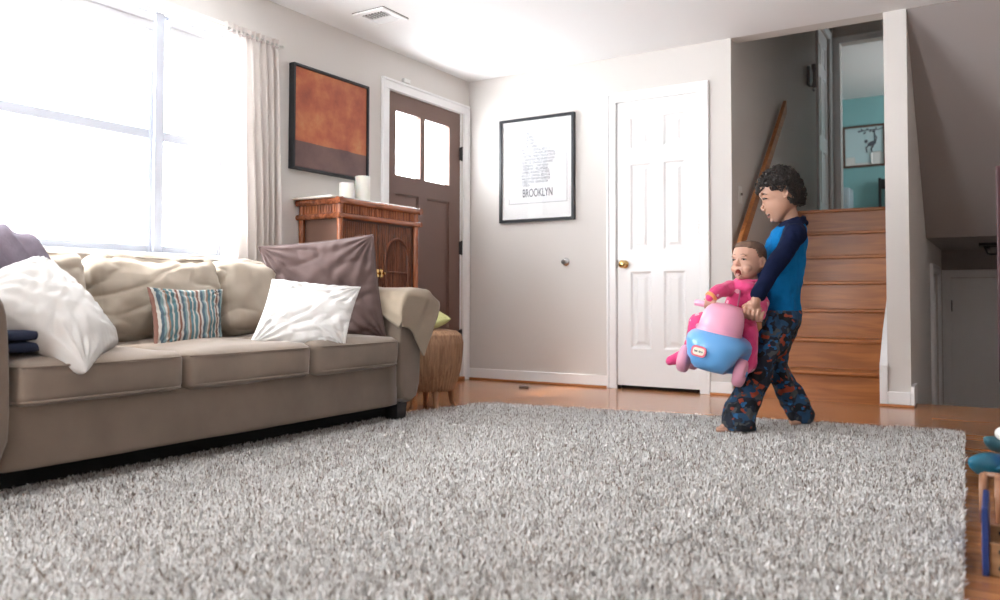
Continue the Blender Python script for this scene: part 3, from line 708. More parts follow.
# ------------------------------------------------------------------ curtain and rod
def cloth_mat(name, col, tr):
    m = bpy.data.materials.new(name); m.use_nodes = True; nt = m.node_tree; nt.nodes.clear(); L = nt.links.new
    o = nt.nodes.new('ShaderNodeOutputMaterial'); d = nt.nodes.new('ShaderNodeBsdfDiffuse'); t = nt.nodes.new('ShaderNodeBsdfTranslucent'); x = nt.nodes.new('ShaderNodeMixShader'); x.inputs[0].default_value = tr
    d.inputs[0].default_value = t.inputs[0].default_value = (*col, 1); L(d.outputs[0], x.inputs[1]); L(t.outputs[0], x.inputs[2]); L(x.outputs[0], o.inputs[0]); return m
rod = empty('curtain_rod', (.1, -3.5, 2.075), 'thin white curtain rod above the big window', 'curtain rod')
bm = BM(); tube(bm, [(.085, -4.98, 2.085), (.085, -2.05, 2.085)], .008, 10); o = obj('rod', bm, white_pl_m, rod, True); o.matrix_parent_inverse = Matrix.Translation(-rod.location)
for y in (-4.97, -2.055):
    bm = BM(); tube(bm, [(.004, y, 2.085), (.085, y, 2.085)], .007, 10); bx(bm, (0, y-.012, 2.06), (.006, y+.012, 2.11), .002, 1); o = obj('bracket', bm, white_pl_m, rod); o.matrix_parent_inverse = Matrix.Translation(-rod.location)
cur = empty('curtain', (.09, -2.28, .02), 'pinkish grey gathered curtain hanging at the right of the window', 'curtain')
bm = BM(); g = {}; NY, NZ = 150, 60
for j in range(NZ+1):
    t = j/NZ; z = 2.112-(2.112-.02)*t
    y0 = -2.47+.005*t; y1 = -2.10 + .015*sin(t*3) + .03*t
    gather = 1 if z < 2.07 else 1
    for i in range(NY+1):
        s = i/NY; y = y0+(y1-y0)*s
        dens = 6+3*s
        amp = (.018+.022*min(1, t*2.2)) * (.45+.75*s)
        if abs(z-2.085) < .014: amp *= .55
        x = .088 + amp*(sin(s*dens*2*pi*.85+.6*sin(t*2+s*4)) + .35*sin(s*47+t*2))*.75
        if z > 2.07: x = .088 + (.012+.008*abs(z-2.085)/.03)*sin(s*70) 
        g[i, j] = bm.verts.new((x, y+.006*sin(t*6+s*9), z))
for i in range(NY):
    for j in range(NZ): bm.faces.new((g[i, j], g[i+1, j], g[i+1, j+1], g[i, j+1]))
o = obj('curtain_panel', bm, cloth_mat('curtain_cloth', (.68, .635, .605), .48), cur, True); o.matrix_parent_inverse = Matrix.Translation(-cur.location)
bm = BM(); tube(bm, [tuple(g_) for g_ in [(.095+.012*sin(s*70), -2.47+.37*s, 2.066) for s in np.linspace(0, 1, 160)]], .0022, 5); o = obj('rod_pocket_seam', bm, mat('curtain_seam', (.45, .38, .37), .9), cur); o.matrix_parent_inverse = Matrix.Translation(-cur.location)

# ------------------------------------------------------------------ painting, print, vent, stop, switch, rail
pt = empty('framed_painting', (0.0, -1.585, 1.725), 'orange and charcoal abstract painting in a black frame on the window wall', 'painting')
def PT(name, bm, m): o = obj(name, bm, m, pt); o.matrix_parent_inverse = Matrix.Translation(-pt.location); return o
bm = BM(); a, b, c, d = -1.922, -1.250, 1.407, 2.040; w = .014
for q in ((a, a+w, c, d), (b-w, b, c, d), (a+w, b-w, c, c+w), (a+w, b-w, d-w, d)): bx(bm, (.0, q[0], q[2]), (.045, q[1], q[3]), .001, 1)
PT('frame', bm, mat('black_frame', (.018, .02, .024), .4))
def paint():
    m = bpy.data.materials.new('abstract_paint'); m.use_nodes = True; nt = m.node_tree; bs = nt.nodes['Principled BSDF']; L = nt.links.new; bs.inputs['Roughness'].default_value = .55
    tc = nt.nodes.new('ShaderNodeTexCoord'); n = nt.nodes.new('ShaderNodeTexNoise'); n.inputs['Scale'].default_value = 5; n.inputs['Detail'].default_value = 9; n.inputs['Roughness'].default_value = .65; L(tc.outputs['Object'], n.inputs['Vector'])
    r = nt.nodes.new('ShaderNodeValToRGB'); els = [(.28, (.24, .06, .035)), (.45, (.38, .095, .045)), (.58, (.47, .15, .06)), (.75, (.52, .26, .11))]
    for i, (p, q) in enumerate(els):
        e = r.color_ramp.elements[i] if i < 2 else r.color_ramp.elements.new(p)
        e.position = p; e.color = (*q, 1)
    L(n.outputs['Fac'], r.inputs[0])
    r2 = nt.nodes.new('ShaderNodeValToRGB'); r2.color_ramp.elements[0].position = .3; r2.color_ramp.elements[0].color = (.10, .055, .055, 1); r2.color_ramp.elements[1].position = .75; r2.color_ramp.elements[1].color = (.19, .11, .095, 1); L(n.outputs['Fac'], r2.inputs[0])
    sp = nt.nodes.new('ShaderNodeSeparateXYZ'); L(tc.outputs['Object'], sp.inputs[0]); ad = nt.nodes.new('ShaderNodeMath'); ad.operation = 'MULTIPLY_ADD'; ad.inputs[1].default_value = .02; L(n.outputs['Fac'], ad.inputs[0]); L(sp.outputs['Z'], ad.inputs[2])
    gt = nt.nodes.new('ShaderNodeMath'); gt.operation = 'GREATER_THAN'; gt.inputs[1].default_value = 1.588; L(ad.outputs[0], gt.inputs[0])
    mx = nt.nodes.new('ShaderNodeMix'); mx.data_type = 'RGBA'; L(gt.outputs[0], mx.inputs[0]); L(r2.outputs[0], mx.inputs['A']); L(r.outputs[0], mx.inputs['B']); L(mx.outputs['Result'], bs.inputs['Base Color']); return m
bm = BM(); bx(bm, (.004, a+w+.004, c+w+.004), (.034, b-w-.004, d-w-.004)); PT('canvas', bm, paint())

pr = empty('framed_print', (.62, 0, 1.61), 'black framed white typographic borough map reading BROOKLYN on the back wall', 'print')
def PR(name, bm, m, parent=None):
    o = obj(name, bm, m, parent or pr)
    if parent is None: o.matrix_parent_inverse = Matrix.Translation(-pr.location)
    return o
bm = BM(); a, b, c, d = .300, .945, 1.216, 2.010; w = .022
for q in ((a, a+w, c, d), (b-w, b, c, d), (a+w, b-w, c, c+w), (a+w, b-w, d-w, d)): bx(bm, (q[0], -.03, q[2]), (q[1], 0, q[3]), .001, 1)
PR('frame', bm, MATS['black_frame'])
bm = BM(); bx(bm, (a+w, -.012, c+w), (b-w, -.002, d-w)); PR('mat_board', bm, mat('mat_board', (.88, .88, .88), .7))
bm = BM(); q = (.382, .882, 1.356, 1.930); bx(bm, (q[0], -.0135, q[2]), (q[1], -.012, q[3])); PR('paper', bm, mat('print_paper', (.84, .85, .87), .6))
ink = mat('dark_ink', (.11, .12, .145), .6); ink2 = mat('grey_ink', (.09, .11, .15), .6)
bm = BM(); t = .0022
for z in ((q[0], q[1], q[2], q[2]+t), (q[0], q[1], q[3]-t, q[3]), (q[0], q[0]+t, q[2]+t, q[3]-t), (q[1]-t, q[1], q[2]+t, q[3]-t)): bx(bm, (z[0], -.0145, z[2]), (z[1], -.0137, z[3]))
PR('ruled_border', bm, ink)
def text_mesh(name, s, size, mx, m, parent, ext=.0004, sx=1, bold=0):
    cu = bpy.data.curves.new(name, 'FONT'); cu.body = s; cu.size = size; cu.extrude = ext; cu.align_x = 'CENTER'; cu.align_y = 'CENTER'; cu.offset = bold
    o = bpy.data.objects.new(name, cu); COL.objects.link(o); bpy.context.view_layer.update()
    me = bpy.data.meshes.new_from_object(o.evaluated_get(bpy.context.evaluated_depsgraph_get())); bpy.data.objects.remove(o)
    me.transform(mx @ Matrix.Diagonal((sx, 1, 1, 1)))
    o = link(name, me, m, parent); return o
RX = Matrix.Rotation(pi/2, 4, 'X')
def TX(x, z, y=-.0142): return Matrix.Translation((x, y, z)) @ RX
o = text_mesh('title_lettering', 'BROOKLYN', .088, TX(.632, 1.432), ink, pr, sx=.56, bold=.0006); o.matrix_parent_inverse = Matrix.Translation(-pr.location)
poly = [(.53, 1.90), (.60, 1.87), (.63, 1.80), (.65, 1.75), (.74, 1.77), (.80, 1.73), (.77, 1.66), (.73, 1.66), (.73, 1.62), (.75, 1.55), (.72, 1.51), (.50, 1.485), (.485, 1.55), (.49, 1.64), (.485, 1.72), (.49, 1.76), (.53, 1.80)]
def span(z):
    xs = []
    for (x0, z0), (x1, z1) in zip(poly, poly[1:]+poly[:1]):
        if (z0-z)*(z1-z) < 0: xs.append(x0+(x1-x0)*(z-z0)/(z1-z0))
    xs.sort(); return (xs[0], xs[-1]) if len(xs) > 1 else None
names = ['GREENPOINT', 'WILLIAMSBURG', 'DUMBO', 'BUSHWICK', 'FORT GREENE', 'BED STUY', 'CLINTON HILL', 'RED HOOK', 'PARK SLOPE', 'CROWN HEIGHTS', 'BROWNSVILLE', 'SUNSET PARK', 'KENSINGTON', 'FLATBUSH', 'CANARSIE', 'BAY RIDGE', 'BOROUGH PARK', 'MIDWOOD', 'GRAVESEND', 'BENSONHURST', 'SHEEPSHEAD BAY', 'CONEY ISLAND']
z = 1.885; i = 0; words = []
while z > 1.492:
    s = span(z)
    if s and s[1]-s[0] > .03:
        k = max(1, round((s[1]-s[0])/.10)); wd = (s[1]-s[0])/k
        for j in range(k):
            nme = names[i % len(names)]; i += 1
            words.append((nme, s[0]+wd*(j+.5), z, wd))
    z -= .0245
mes = []
for (nme, x, z, wd) in words:
    cu = bpy.data.curves.new('w', 'FONT'); cu.body = nme; cu.size = .03; cu.extrude = .0002; cu.align_x = 'CENTER'; cu.align_y = 'CENTER'; cu.resolution_u = 2
    o = bpy.data.objects.new('w', cu); COL.objects.link(o); mes.append((o, x, z, wd))
bpy.context.view_layer.update(); dg = bpy.context.evaluated_depsgraph_get(); bm = BM()
for (o, x, z, wd) in mes:
    me = bpy.data.meshes.new_from_object(o.evaluated_get(dg)); xs = [v.co.x for v in me.vertices]; s = wd*.93/(max(xs)-min(xs))
    me.transform(TX(x, z) @ Matrix.Diagonal((s, .95, 1, 1))); bm.from_mesh(me); bpy.data.objects.remove(o)
PR('map_lettering', bm, ink2)
bm = BM(); bx(bm, (a+w, -.020, c+w), (b-w, -.018, d-w)); PR('glass_pane', bm, glass_m)

# ceiling vent
vt = empty('ceiling_vent', (.385, -1.545, H), 'square white louvred air vent in the ceiling', 'vent')
def VT(name, bm, m): o = obj(name, bm, m, vt); return o
bm = BM(); R_ = .122
prism(bm, [(-R_, -R_), (R_, -R_), (R_, R_), (-R_, R_)], 2, -.004, 0); VT('backing', bm, mat('vent_dark', (.10, .095, .085), .8))
bm = BM()
for q in ((-R_, -R_, R_, -.082), (-R_, .082, R_, R_), (-R_, -.082, -.082, .082), (.082, -.082, R_, .082)): bx(bm, (q[0], q[1], -.012), (q[2], q[3], 0), .003, 1)
VT('frame', bm, trim_m)
bm = BM()
for k in range(7):
    x = -.07+k*.0235; prism(bm, [(x, -.004), (x+.003, -.002), (x+.015, -.016), (x+.012, -.018)], 1, -.08, .0)
for k in range(7):
    y = .005+k*.0115; prism(bm, [(y, -.004), (y+.002, -.003), (y+.008, -.014), (y+.006, -.016)], 0, -.08, .08)
VT('louvres', bm, trim_m)
# door stop on the back wall
ds = empty('door_stop', (.865, 0, .905), 'round nickel door stop on the back wall below the print', 'door stop')
bm = BM(); lathe(bm, [(.001, 0), (.030, 0), (.031, .006), (.024, .014), (.016, .018), (.016, .040), (.001, .041)], 28, Matrix.Rotation(pi/2, 4, 'X')); obj('base', bm, nickel_m, ds, True, 40)
bm = BM(); lathe(bm, [(.001, .040), (.014, .040), (.015, .050), (.010, .055), (.001, .056)], 24, Matrix.Rotation(pi/2, 4, 'X')); obj('rubber_tip', bm, mat('grey_rubber', (.10, .10, .10), .6), ds, True, 40)
# light switch
sw = empty('light_switch', (2.09, .20, 1.343), 'white light switch plate on the stairwell wall beside the handrail', 'light switch')
bm = BM(); bx(bm, (0, -.038, -.06), (.006, .038, .06), .002, 2); obj('plate', bm, white_pl_m, sw)
bm = BM(); bx(bm, (.004, -.006, -.004), (.018, .006, .012), .001, 1); obj('toggle', bm, mat('switch_toggle', (.25, .22, .2), .5), sw)
# handrail
hr = empty('handrail', (2.14, 0, .95), 'slanting stained oak handrail on the left stairwell wall', 'handrail')
bm = BM(); prism(bm, [(-.02, .90), (1.36, 2.12), (1.36, 2.23), (-.02, 1.01)], 0, 2.125, 2.155)
bmesh.ops.bevel(bm, geom=bm.edges[:], offset=.006, segments=2, profile=.5, affect='EDGES'); o = obj('rail', bm, rail_m, hr, False); o.matrix_parent_inverse = Matrix.Translation(-hr.location)
for y in (.2, 1.2):
    z = .95+y*.884; bm = BM(); tube(bm, [(2.092, y, z-.05), (2.13, y, z-.04), (2.135, y, z)], .008, 8); o = obj('bracket', bm, brass_m, hr, True); o.matrix_parent_inverse = Matrix.Translation(-hr.location)
# wall telephone in the upper hall
ph = empty('wall_telephone', (2.09, 2.55, 2.70), 'dark grey wall telephone beside the upper hall door', 'telephone')
pm = mat('telephone_grey', (.25, .25, .26), .5); bm = BM(); bx(bm, (0, -.05, -.08), (.03, .05, .10), .008, 2); obj('base', bm, pm, ph)
bm = BM(); tube(bm, [(.055, -.02, .11), (.06, -.02, .05), (.06, -.02, -.05), (.055, -.02, -.10)], [.024, .014, .014, .024], 12); obj('handset', bm, pm, ph, True)
bm = BM(); tube(bm, [(.05+.006*cos(t*9), .0+.02*sin(t*1.5)+.006*sin(t*9), -.10-.03*sin(t)) for t in np.linspace(0, 3, 60)], .003, 6); obj('cord', bm, pm, ph, True)

# bedroom things seen through the hall doorway
bp_ = empty('framed_print', (1.84, 8.1, 2.97), 'wood framed print of a dark monkey on a branch in the teal bedroom', 'print')
def BP(name, bm, m): o = obj(name, bm, m, bp_); o.matrix_parent_inverse = Matrix.Translation(-bp_.location); return o
a, b, c, d = 1.55, 2.15, 2.655, 3.295; w = .03
bm = BM()
for q in ((a, a+w, c, d), (b-w, b, c, d), (a+w, b-w, c, c+w), (a+w, b-w, d-w, d)): bx(bm, (q[0], 8.06, q[2]), (q[1], 8.1, q[3]), .002, 1)
BP('frame', bm, mat('walnut_frame', (.12, .07, .05), .5))
bm = BM(); bx(bm, (a+w, 8.085, c+w), (b-w, 8.095, d-w)); BP('paper', bm, mat('pale_teal_paper', (.55, .70, .72), .7))
bm = BM(); bx(bm, (a+w+.01, 8.080, c+w), (a+.17, 8.085, c+.16), .01, 2); bx(bm, (a+.17, 8.080, c+w), (b-.2, 8.085, c+.06), .01, 2); bx(bm, (b-.2, 8.080, c+w), (b-w-.01, 8.085, c+.22), .03, 3); BP('white_shapes', bm, white_cl)
bm = BM()
tube(bm, [(a+.22, 8.078, d-.10), (a+.35, 8.078, d-.075), (b-.1, 8.078, d-.085), (b-w, 8.078, d-.06)], .006, 6)
for k in range(7):
    x = a+.23+k*.04; ball(bm, (x, 8.078, d-.09+.03*sin(k*2.4)), (.024, .003, .011), 1, Matrix.Rotation(k*1.3, 4, 'Y'))
tube(bm, [(b-.15, 8.078, d-.08), (b-.15, 8.078, d-.25)], .007, 6)
ball(bm, (b-.19, 8.078, d-.29), (.065, .003, .035), 2, Matrix.Rotation(-.3, 4, 'Y')); ball(bm, (b-.27, 8.078, d-.25), (.026, .003, .026), 2)
tube(bm, [(b-.22, 8.078, d-.30), (b-.27, 8.078, d-.35), (b-.26, 8.078, d-.42)], .009, 6); tube(bm, [(b-.16, 8.078, d-.30), (b-.20, 8.078, d-.38), (b-.18, 8.078, d-.43)], .009, 6); tube(bm, [(b-.14, 8.078, d-.28), (b-.12, 8.078, d-.20), (b-.15, 8.078, d-.16)], .008, 6)
BP('silhouette', bm, ink)
ch = empty('tall_chair', (2.28, 7.75, UP), 'dark tall-backed chair in the teal bedroom, mostly behind the pillar', 'chair')
for (x, y, z1) in ((-.2, .18, 1.12), (.2, .18, 1.12), (-.2, -.2, .46), (.2, -.2, .46)):
    bm = BM(); bx(bm, (x-.02, y-.02, 0), (x+.02, y+.02, z1), .004, 1); obj('leg', bm, black_m, ch)
bm = BM(); bx(bm, (-.22, -.22, .44), (.22, .2, .48), .01, 2); obj('seat', bm, black_m, ch)
bm = BM(); bx(bm, (-.18, .165, .95), (.18, .195, 1.1), .006, 1); [bx(bm, (x-.015, .17, .5), (x+.015, .19, .95), .003, 1) for x in (-.12, -.06, 0, .06, .12)]; obj('backrest', bm, black_m, ch)
lw = empty('bedside_cabinet', (1.55, 7.6, UP), 'low pale cabinet in the bedroom seen above the top stair', 'cabinet')
bm = BM(); bx(bm, (-.25, -.2, .05), (.18, .2, .94), .01, 2); obj('body', bm, mat('pale_blue_paint', (.45, .55, .6), .5), lw)
for z in (.1, .38, .66):
    bm = BM(); bx(bm, (-.23, -.214, z), (.16, -.198, z+.26), .004, 1); dd = obj('drawer', bm, MATS['pale_blue_paint'], lw); bm = BM(); ball(bm, (-.03, -.225, z+.13), .013, 2); obj('knob', bm, white_pl_m, dd, True)
# lantern in the lower hall
ln = empty('ceiling_lantern', (3.58, 2.2, 1.08), 'dark metal lantern on the low hall ceiling at the right', 'ceiling light')
bm = BM(); prism(bm, [(-.13, -.13), (.13, -.13), (.13, .13), (-.13, .13)], 2, -.022, 0); obj('canopy', bm, black_m, ln)
bm = BM()
for z, s in ((-.03, .095), (-.085, .07)):
    for k in range(4):
        a_ = [(-s, -s), (s, -s), (s, s), (-s, s)]; tube(bm, [(*a_[k], z), (*a_[(k+1) % 4], z)], .006, 6)
for k in range(4):
    q = [(-1, -1), (1, -1), (1, 1), (-1, 1)][k]; tube(bm, [(q[0]*.10, q[1]*.10, -.01), (q[0]*.07, q[1]*.07, -.085)], .006, 6)
obj('cage', bm, black_m, ln); bm = BM(); bx(bm, (-.06, -.06, -.08), (.06, .06, -.02), .005, 1); obj('glass_shade', bm, mat('smoked_glass', (.12, .12, .12), .2), ln)
# small dark thing on the floor
sm = empty('hair_clip', (.701, -.334, 0), 'tiny dark brown hair clip lying on the floor by the back wall', 'hair clip')
bm = BM(); mx = Matrix.Rotation(radians(-8), 4, 'Z')
bx(bm, (-.042, -.009, .0), (.042, .009, .006), .002, 1, mx); obj('bar', bm, mat('dark_brown_plastic', (.03, .018, .012), .4), sm)
bm = BM(); [tube(bm, [(-.036+k*.012, -.012, .004), (-.036+k*.012, 0, .014), (-.036+k*.012, .012, .004)], .002, 5) for k in range(7)]; bm.transform(mx); obj('teeth', bm, MATS['dark_brown_plastic'], sm)
#@@FIGURES
# ------------------------------------------------------------------ people and the ride-on toy
PXM = 3.81/FPX            # metres per pixel at the boy's distance
def limb(bm, pts, rad, seg=16, sub=2):
    """tapered limb with round joints; pts Vectors"""
    pts = [Vector(p) for p in pts]
    for p, r in zip(pts, rad): ball(bm, p, r, 3 if r > .03 else 2)
    for (p, q, a, b) in zip(pts, pts[1:], rad, rad[1:]): tube(bm, [p, p.lerp(q, .5), q], [a, (a+b)/2, b], seg)
def frame(x, y, z): return Matrix((x, y, z)).transposed().to_4x4()
def ell(bm, c, r, fr=None, sub=3): return ball(bm, c, r, sub, fr)
def loft(bm, rings, closed=True):
    R_ = [[bm.verts.new(p) for p in ring] for ring in rings]
    for a, b in zip(R_, R_[1:]):
        for k in range(len(a)): bm.faces.new((a[k], a[(k+1) % len(a)], b[(k+1) % len(b)], b[k]))
    if closed: bm.faces.new(R_[0][::-1]); bm.faces.new(R_[-1])
    return R_
def fuse(name, bm, m, parent, voxel=.004, smooth=6, disp=None):
    """weld overlapping volumes into one continuous skin"""
    me = bpy.data.meshes.new(name); bmesh.ops.recalc_face_normals(bm, faces=bm.faces[:]); bm.to_mesh(me); bm.free()
    o = bpy.data.objects.new(name, me); COL.objects.link(o)
    r = o.modifiers.new('r', 'REMESH'); r.mode = 'VOXEL'; r.voxel_size = voxel
    s = o.modifiers.new('s', 'SMOOTH'); s.factor = .5; s.iterations = smooth
    bpy.context.view_layer.update(); dg = bpy.context.evaluated_depsgraph_get(); me2 = bpy.data.meshes.new_from_object(o.evaluated_get(dg)); bpy.data.objects.remove(o)
    if disp:
        co = np.empty(len(me2.vertices)*3, np.float32); me2.vertices.foreach_get('co', co); co = co.reshape(-1, 3)
        nn = np.empty(len(me2.vertices)*3, np.float32); me2.vertices.foreach_get('normal', nn); nn = nn.reshape(-1, 3)
        d = np.array([disp(Vector(p)) for p in co]); co = co + nn*d[:, None]; me2.vertices.foreach_set('co', co.reshape(-1)); me2.update()
    me2.name = name
    o = link(name, me2, m, parent, True)
    if parent is not None: o.matrix_parent_inverse = parent.matrix_world.inverted()
    return o
def keep(o, parent):
    o.parent = parent; o.matrix_parent_inverse = parent.matrix_world.inverted(); return o
def head_rings(prof, hair=0, n=40, sq=2.25):
    """prof rows: z, front, back, half width"""
    rings = []
    z = [p[0] for p in prof]; zz = np.linspace(z[0], z[-1], 44) if z[0] > z[-1] else np.linspace(z[0], z[-1], 44)
    for q in zz:
        f, b, h = [float(np.interp(-q, [-p[0] for p in prof], [p[k] for p in prof])) for k in (1, 2, 3)]
        # widest point sits behind the middle
        c = b+(f-b)*.45; ring = []
        for k in range(n):
            t = 2*pi*k/n; cx, sy = cos(t), sin(t); a = (f-c) if cx > 0 else (c-b); e = 2/sq if cx > 0 else 1.0
            x = c + (a+hair)*math.copysign(abs(cx)**e, cx); y = (h+hair)*math.copysign(abs(sy)**(e if cx > 0 else 1), sy)
            ring.append(Vector((x, y, q)))
        rings.append(ring)
    return rings
def fist(bm, c, ax, wr, up, r, fr, sp, L=1.0, thumb=True):
    """hand closed on a bar through c along ax; wr points to the wrist, up is where the back of the hand looks"""
    ax = ax.normalized(); wr = (wr-ax*wr.dot(ax)).normalized(); up = (up-ax*up.dot(ax)-wr*up.dot(wr)).normalized()
    R0 = r+fr*.9
    pc = c + wr*(R0*1.15) + up*(R0*.45)
    ell(bm, pc, (sp*1.95, fr*2.0, fr*1.35), frame(ax, wr, up))
    ell(bm, pc+wr*fr*1.8-up*fr*.2, (sp*1.6, fr*2.4, fr*1.4), frame(ax, wr, up))
    for i in range(4):
        o = (i-1.5)*sp; k = [.92, 1.0, .97, .84][i]; pts = []
        for t in np.linspace(-.15, 1.0*k, 9):
            a = radians(20 + 235*t); rr = R0*(1.12-.12*t) + (.0 if t > .3 else fr*.3)
            pts.append(c + ax*o + (wr*cos(a)*(-1 if False else 1) + up*sin(a))*rr if False else c + ax*o*(1-.05*t) + (-wr*sin(a-pi/2)*1.0 + up*cos(a-pi/2))*rr)
        rr_ = [fr*(1.05-.028*j) for j in range(len(pts))]
        tube(bm, pts, rr_, 10); ball(bm, pts[-1], rr_[-1], 2); ball(bm, pts[2], fr*1.12, 2)
    if thumb:
        s = -1.9*sp; pts = [pc+ax*s*.75+wr*fr*1.2, pc+ax*s*1.1-wr*fr*.3-up*fr*.6, c+ax*s*1.05+wr*R0*.9-up*fr*.3, c+ax*s*.95-up*R0*.9+wr*fr*.3, c+ax*s*.8-up*R0*1.0-wr*fr*.8]
        limb(bm, pts, [fr*1.15, fr*1.05, fr*.98, fr*.9, fr*.8], 10)

skin_m = mat('skin', (.43, .24, .165), .5, sss=.12, var=.04, vscale=15)
bskin_m = mat('baby_skin', (.52, .295, .215), .5, sss=.12, var=.04, vscale=15)
lip_m = mat('lips', (.38, .14, .12), .45); mouth_m = mat('mouth_inside', (.035, .006, .005), .5); tooth_m = mat('teeth', (.80, .78, .72), .3)
hair_m = mat('dark_hair', (.018, .013, .011), .5, spec=.4); bhair_m = mat('baby_hair', (.13, .075, .05), .7, var=.25, vscale=60)
eye_m = mat('eye_white', (.42, .39, .37), .25); iris_m = mat('eye_dark', (.025, .014, .01), .2); lash_m = mat('lashes', (.02, .013, .01), .6)

# ---- boy
boy = empty('boy', on(765, 430, 2, .03), 'curly haired boy in a blue and navy raglan top carrying the baby on the toy', 'person')
bpy.context.view_layer.update()
Fh = pd(768, 300, 1)-CAM; Fh.z = 0; Fh.normalize(); Rh = Fh.cross(Vector((0, 0, 1))).normalized()   # view direction at the group and its right
ww = 3.81
P = pd
# local head frame: x forward (image left), y to the boy's left (towards the camera), z up
hx = (-Rh*1.0 + -Fh*.04).normalized(); hz = Vector((0, 0, 1)); hy = hz.cross(hx)
tilt = Matrix.Rotation(radians(12), 3, hy); hx, hz = tilt @ hx * .87, tilt @ hz
HO = P(782, 194.5, ww); HF = frame(hx, hy, hz)
def h2w(x, y, z): return HO + hx*x + hy*y + hz*z
u = PXM
prof = [(z*u, f*u, b*u, h*u) for z, f, b, h in [(25, 4, -8, 4), (23.5, 11, -13, 9), (20, 18, -18, 13), (14, 23, -20.5, 15.2), (8, 24.6, -21, 16), (3, 24.2, -20.5, 16), (-1, 22.6, -20, 15.4), (-4, 21.8, -19, 14.6), (-8, 22.0, -18, 14), (-12, 21.6, -15, 13), (-16, 20.4, -10, 11.4), (-19, 19.0, -4, 9.8), (-22, 17.6, 2, 8.0), (-24.5, 16.0, 6, 6), (-26, 13.5, 9, 3.5)]]
B_ = BM(); loft(B_, head_rings(prof, 0, 40, 2.0)); B_.transform(Matrix.Translation(HO) @ HF)
# nose, lips, chin, brow, ears
def hb(x, y, z, r, sub=2): ell(B_, h2w(x*u, y*u, z*u), tuple(q*u for q in r), HF, sub)
tube(B_, [h2w(q[0]*u, 0, q[1]*u) for q in ((21.2, -1), (22.4, -5), (24.9, -9), (24.6, -10.8), (21.5, -12.0))], [.9*u, 1.1*u, 1.5*u, 1.6*u, 1.1*u], 10)
hb(22.6, 1.9, -10.7, (1.7, 1.2, 1.2)); hb(22.6, -1.9, -10.7, (1.7, 1.2, 1.2)); hb(16.2, 0, -23.0, (3.0, 4.2, 2.6))
pass
hb(21.2, 0, -15.0, (1.5, 3.2, 1.2)); hb(19.8, 0, -19.3, (1.5, 3.0, 1.2)); hb(22.4, 5, 4.2, (2.0, 5, 1.6)); hb(22.4, -5, 4.2, (2.0, 5, 1.6))
for s in (1, -1):
    ear = [h2w((-2+q[0])*u, s*(15.4+q[2])*u, q[1]*u) for q in ((2.5, 1, 0), (2.2, 4.5, .8), (-.5, 6.2, 1.6), (-3.2, 4.5, 2.0), (-3.4, 1, 1.8), (-2, -3, 1.4), (.6, -5.6, .8), (1.8, -4, .2))]
    tube(B_, ear, 1.15*u, 8); hb(-2.2, s*15.6, .5, (2.8, 1.0, 4.6))
# neck, torso, hips, legs, feet
limb(B_, [P(787, 206, ww), P(790, 218, ww), P(793, 230, ww)], [.040, .039, .045])
def tor(bm, rows, n=28):
    rings = []
    for (uu, vv, a, b) in rows:
        c = P(uu, vv, ww+.0); rings.append([c + Rh*a*cos(2*pi*k/n) + Fh*b*sin(2*pi*k/n) for k in range(n)])
    loft(bm, rings)
tor(B_, [(795, 223, .03, .06), (791, 230, .055, .115), (788, 240, .078, .125), (786, 256, .080, .11), (784, 280, .060, .085), (782, 300, .056, .09), (781, 318, .060, .10), (779, 330, .05, .08)])
SH, EL, WR = P(794, 235, ww-.135), P(776, 264, ww-.19), P(757, 297, ww-.24)
SH2, EL2, WR2 = P(790, 235, ww+.13), P(772, 262, ww+.10), P(752, 296, ww-.02)
limb(B_, [SH, EL, WR], [.036, .029, .020]); limb(B_, [SH2, EL2, WR2], [.036, .029, .020])
HIPn, KNn, ANn = P(780, 322, ww-.06), P(759, 368, ww-.09), P(742, 414, ww-.13)
HIPf, KNf, ANf = P(781, 322, ww+.06), P(773, 366, ww+.07), P(802, 411, ww+.06)
limb(B_, [HIPn, KNn, ANn], [.062, .045, .030]); limb(B_, [HIPf, KNf, ANf], [.062, .045, .030])
def foot(bm, heel, ball_, toe, side, toes=True):
    limb(bm, [heel, heel.lerp(ball_, .5), ball_], [.024, .024, .025])
    d = (toe-ball_).normalized()
    for i in range(5):
        q = ball_ + side*(i-2)*.0125; L = [.036, .033, .030, .026, .022][i]
        limb(bm, [q, q+d*L], [.011 if i else .013, .008 if i else .011], 8)
# near foot flat on the rug, far foot up on its toes
fdir = (-Rh*.9 - Fh*.35).normalized(); fs = fdir.cross(Vector((0, 0, 1))).normalized()
hl = Vector((*on(748, 429, 2, .05).xy, .052)); hl = P(747, 424, ww-.14); hl.z = .055
foot(B_, hl, hl+fdir*.105+Vector((0, 0, -.008)), hl+fdir*.16+Vector((0, 0, -.012)), fs)
limb(B_, [ANn, hl+Vector((0, 0, .02))], [.032, .028])
hl2 = P(809, 412, ww+.06); bl = P(797, 424, ww+.05); bl.z = .052
foot(B_, hl2, bl, bl+fdir*.05+Vector((0, 0, -.01)), fs); limb(B_, [ANf, hl2], [.030, .026])

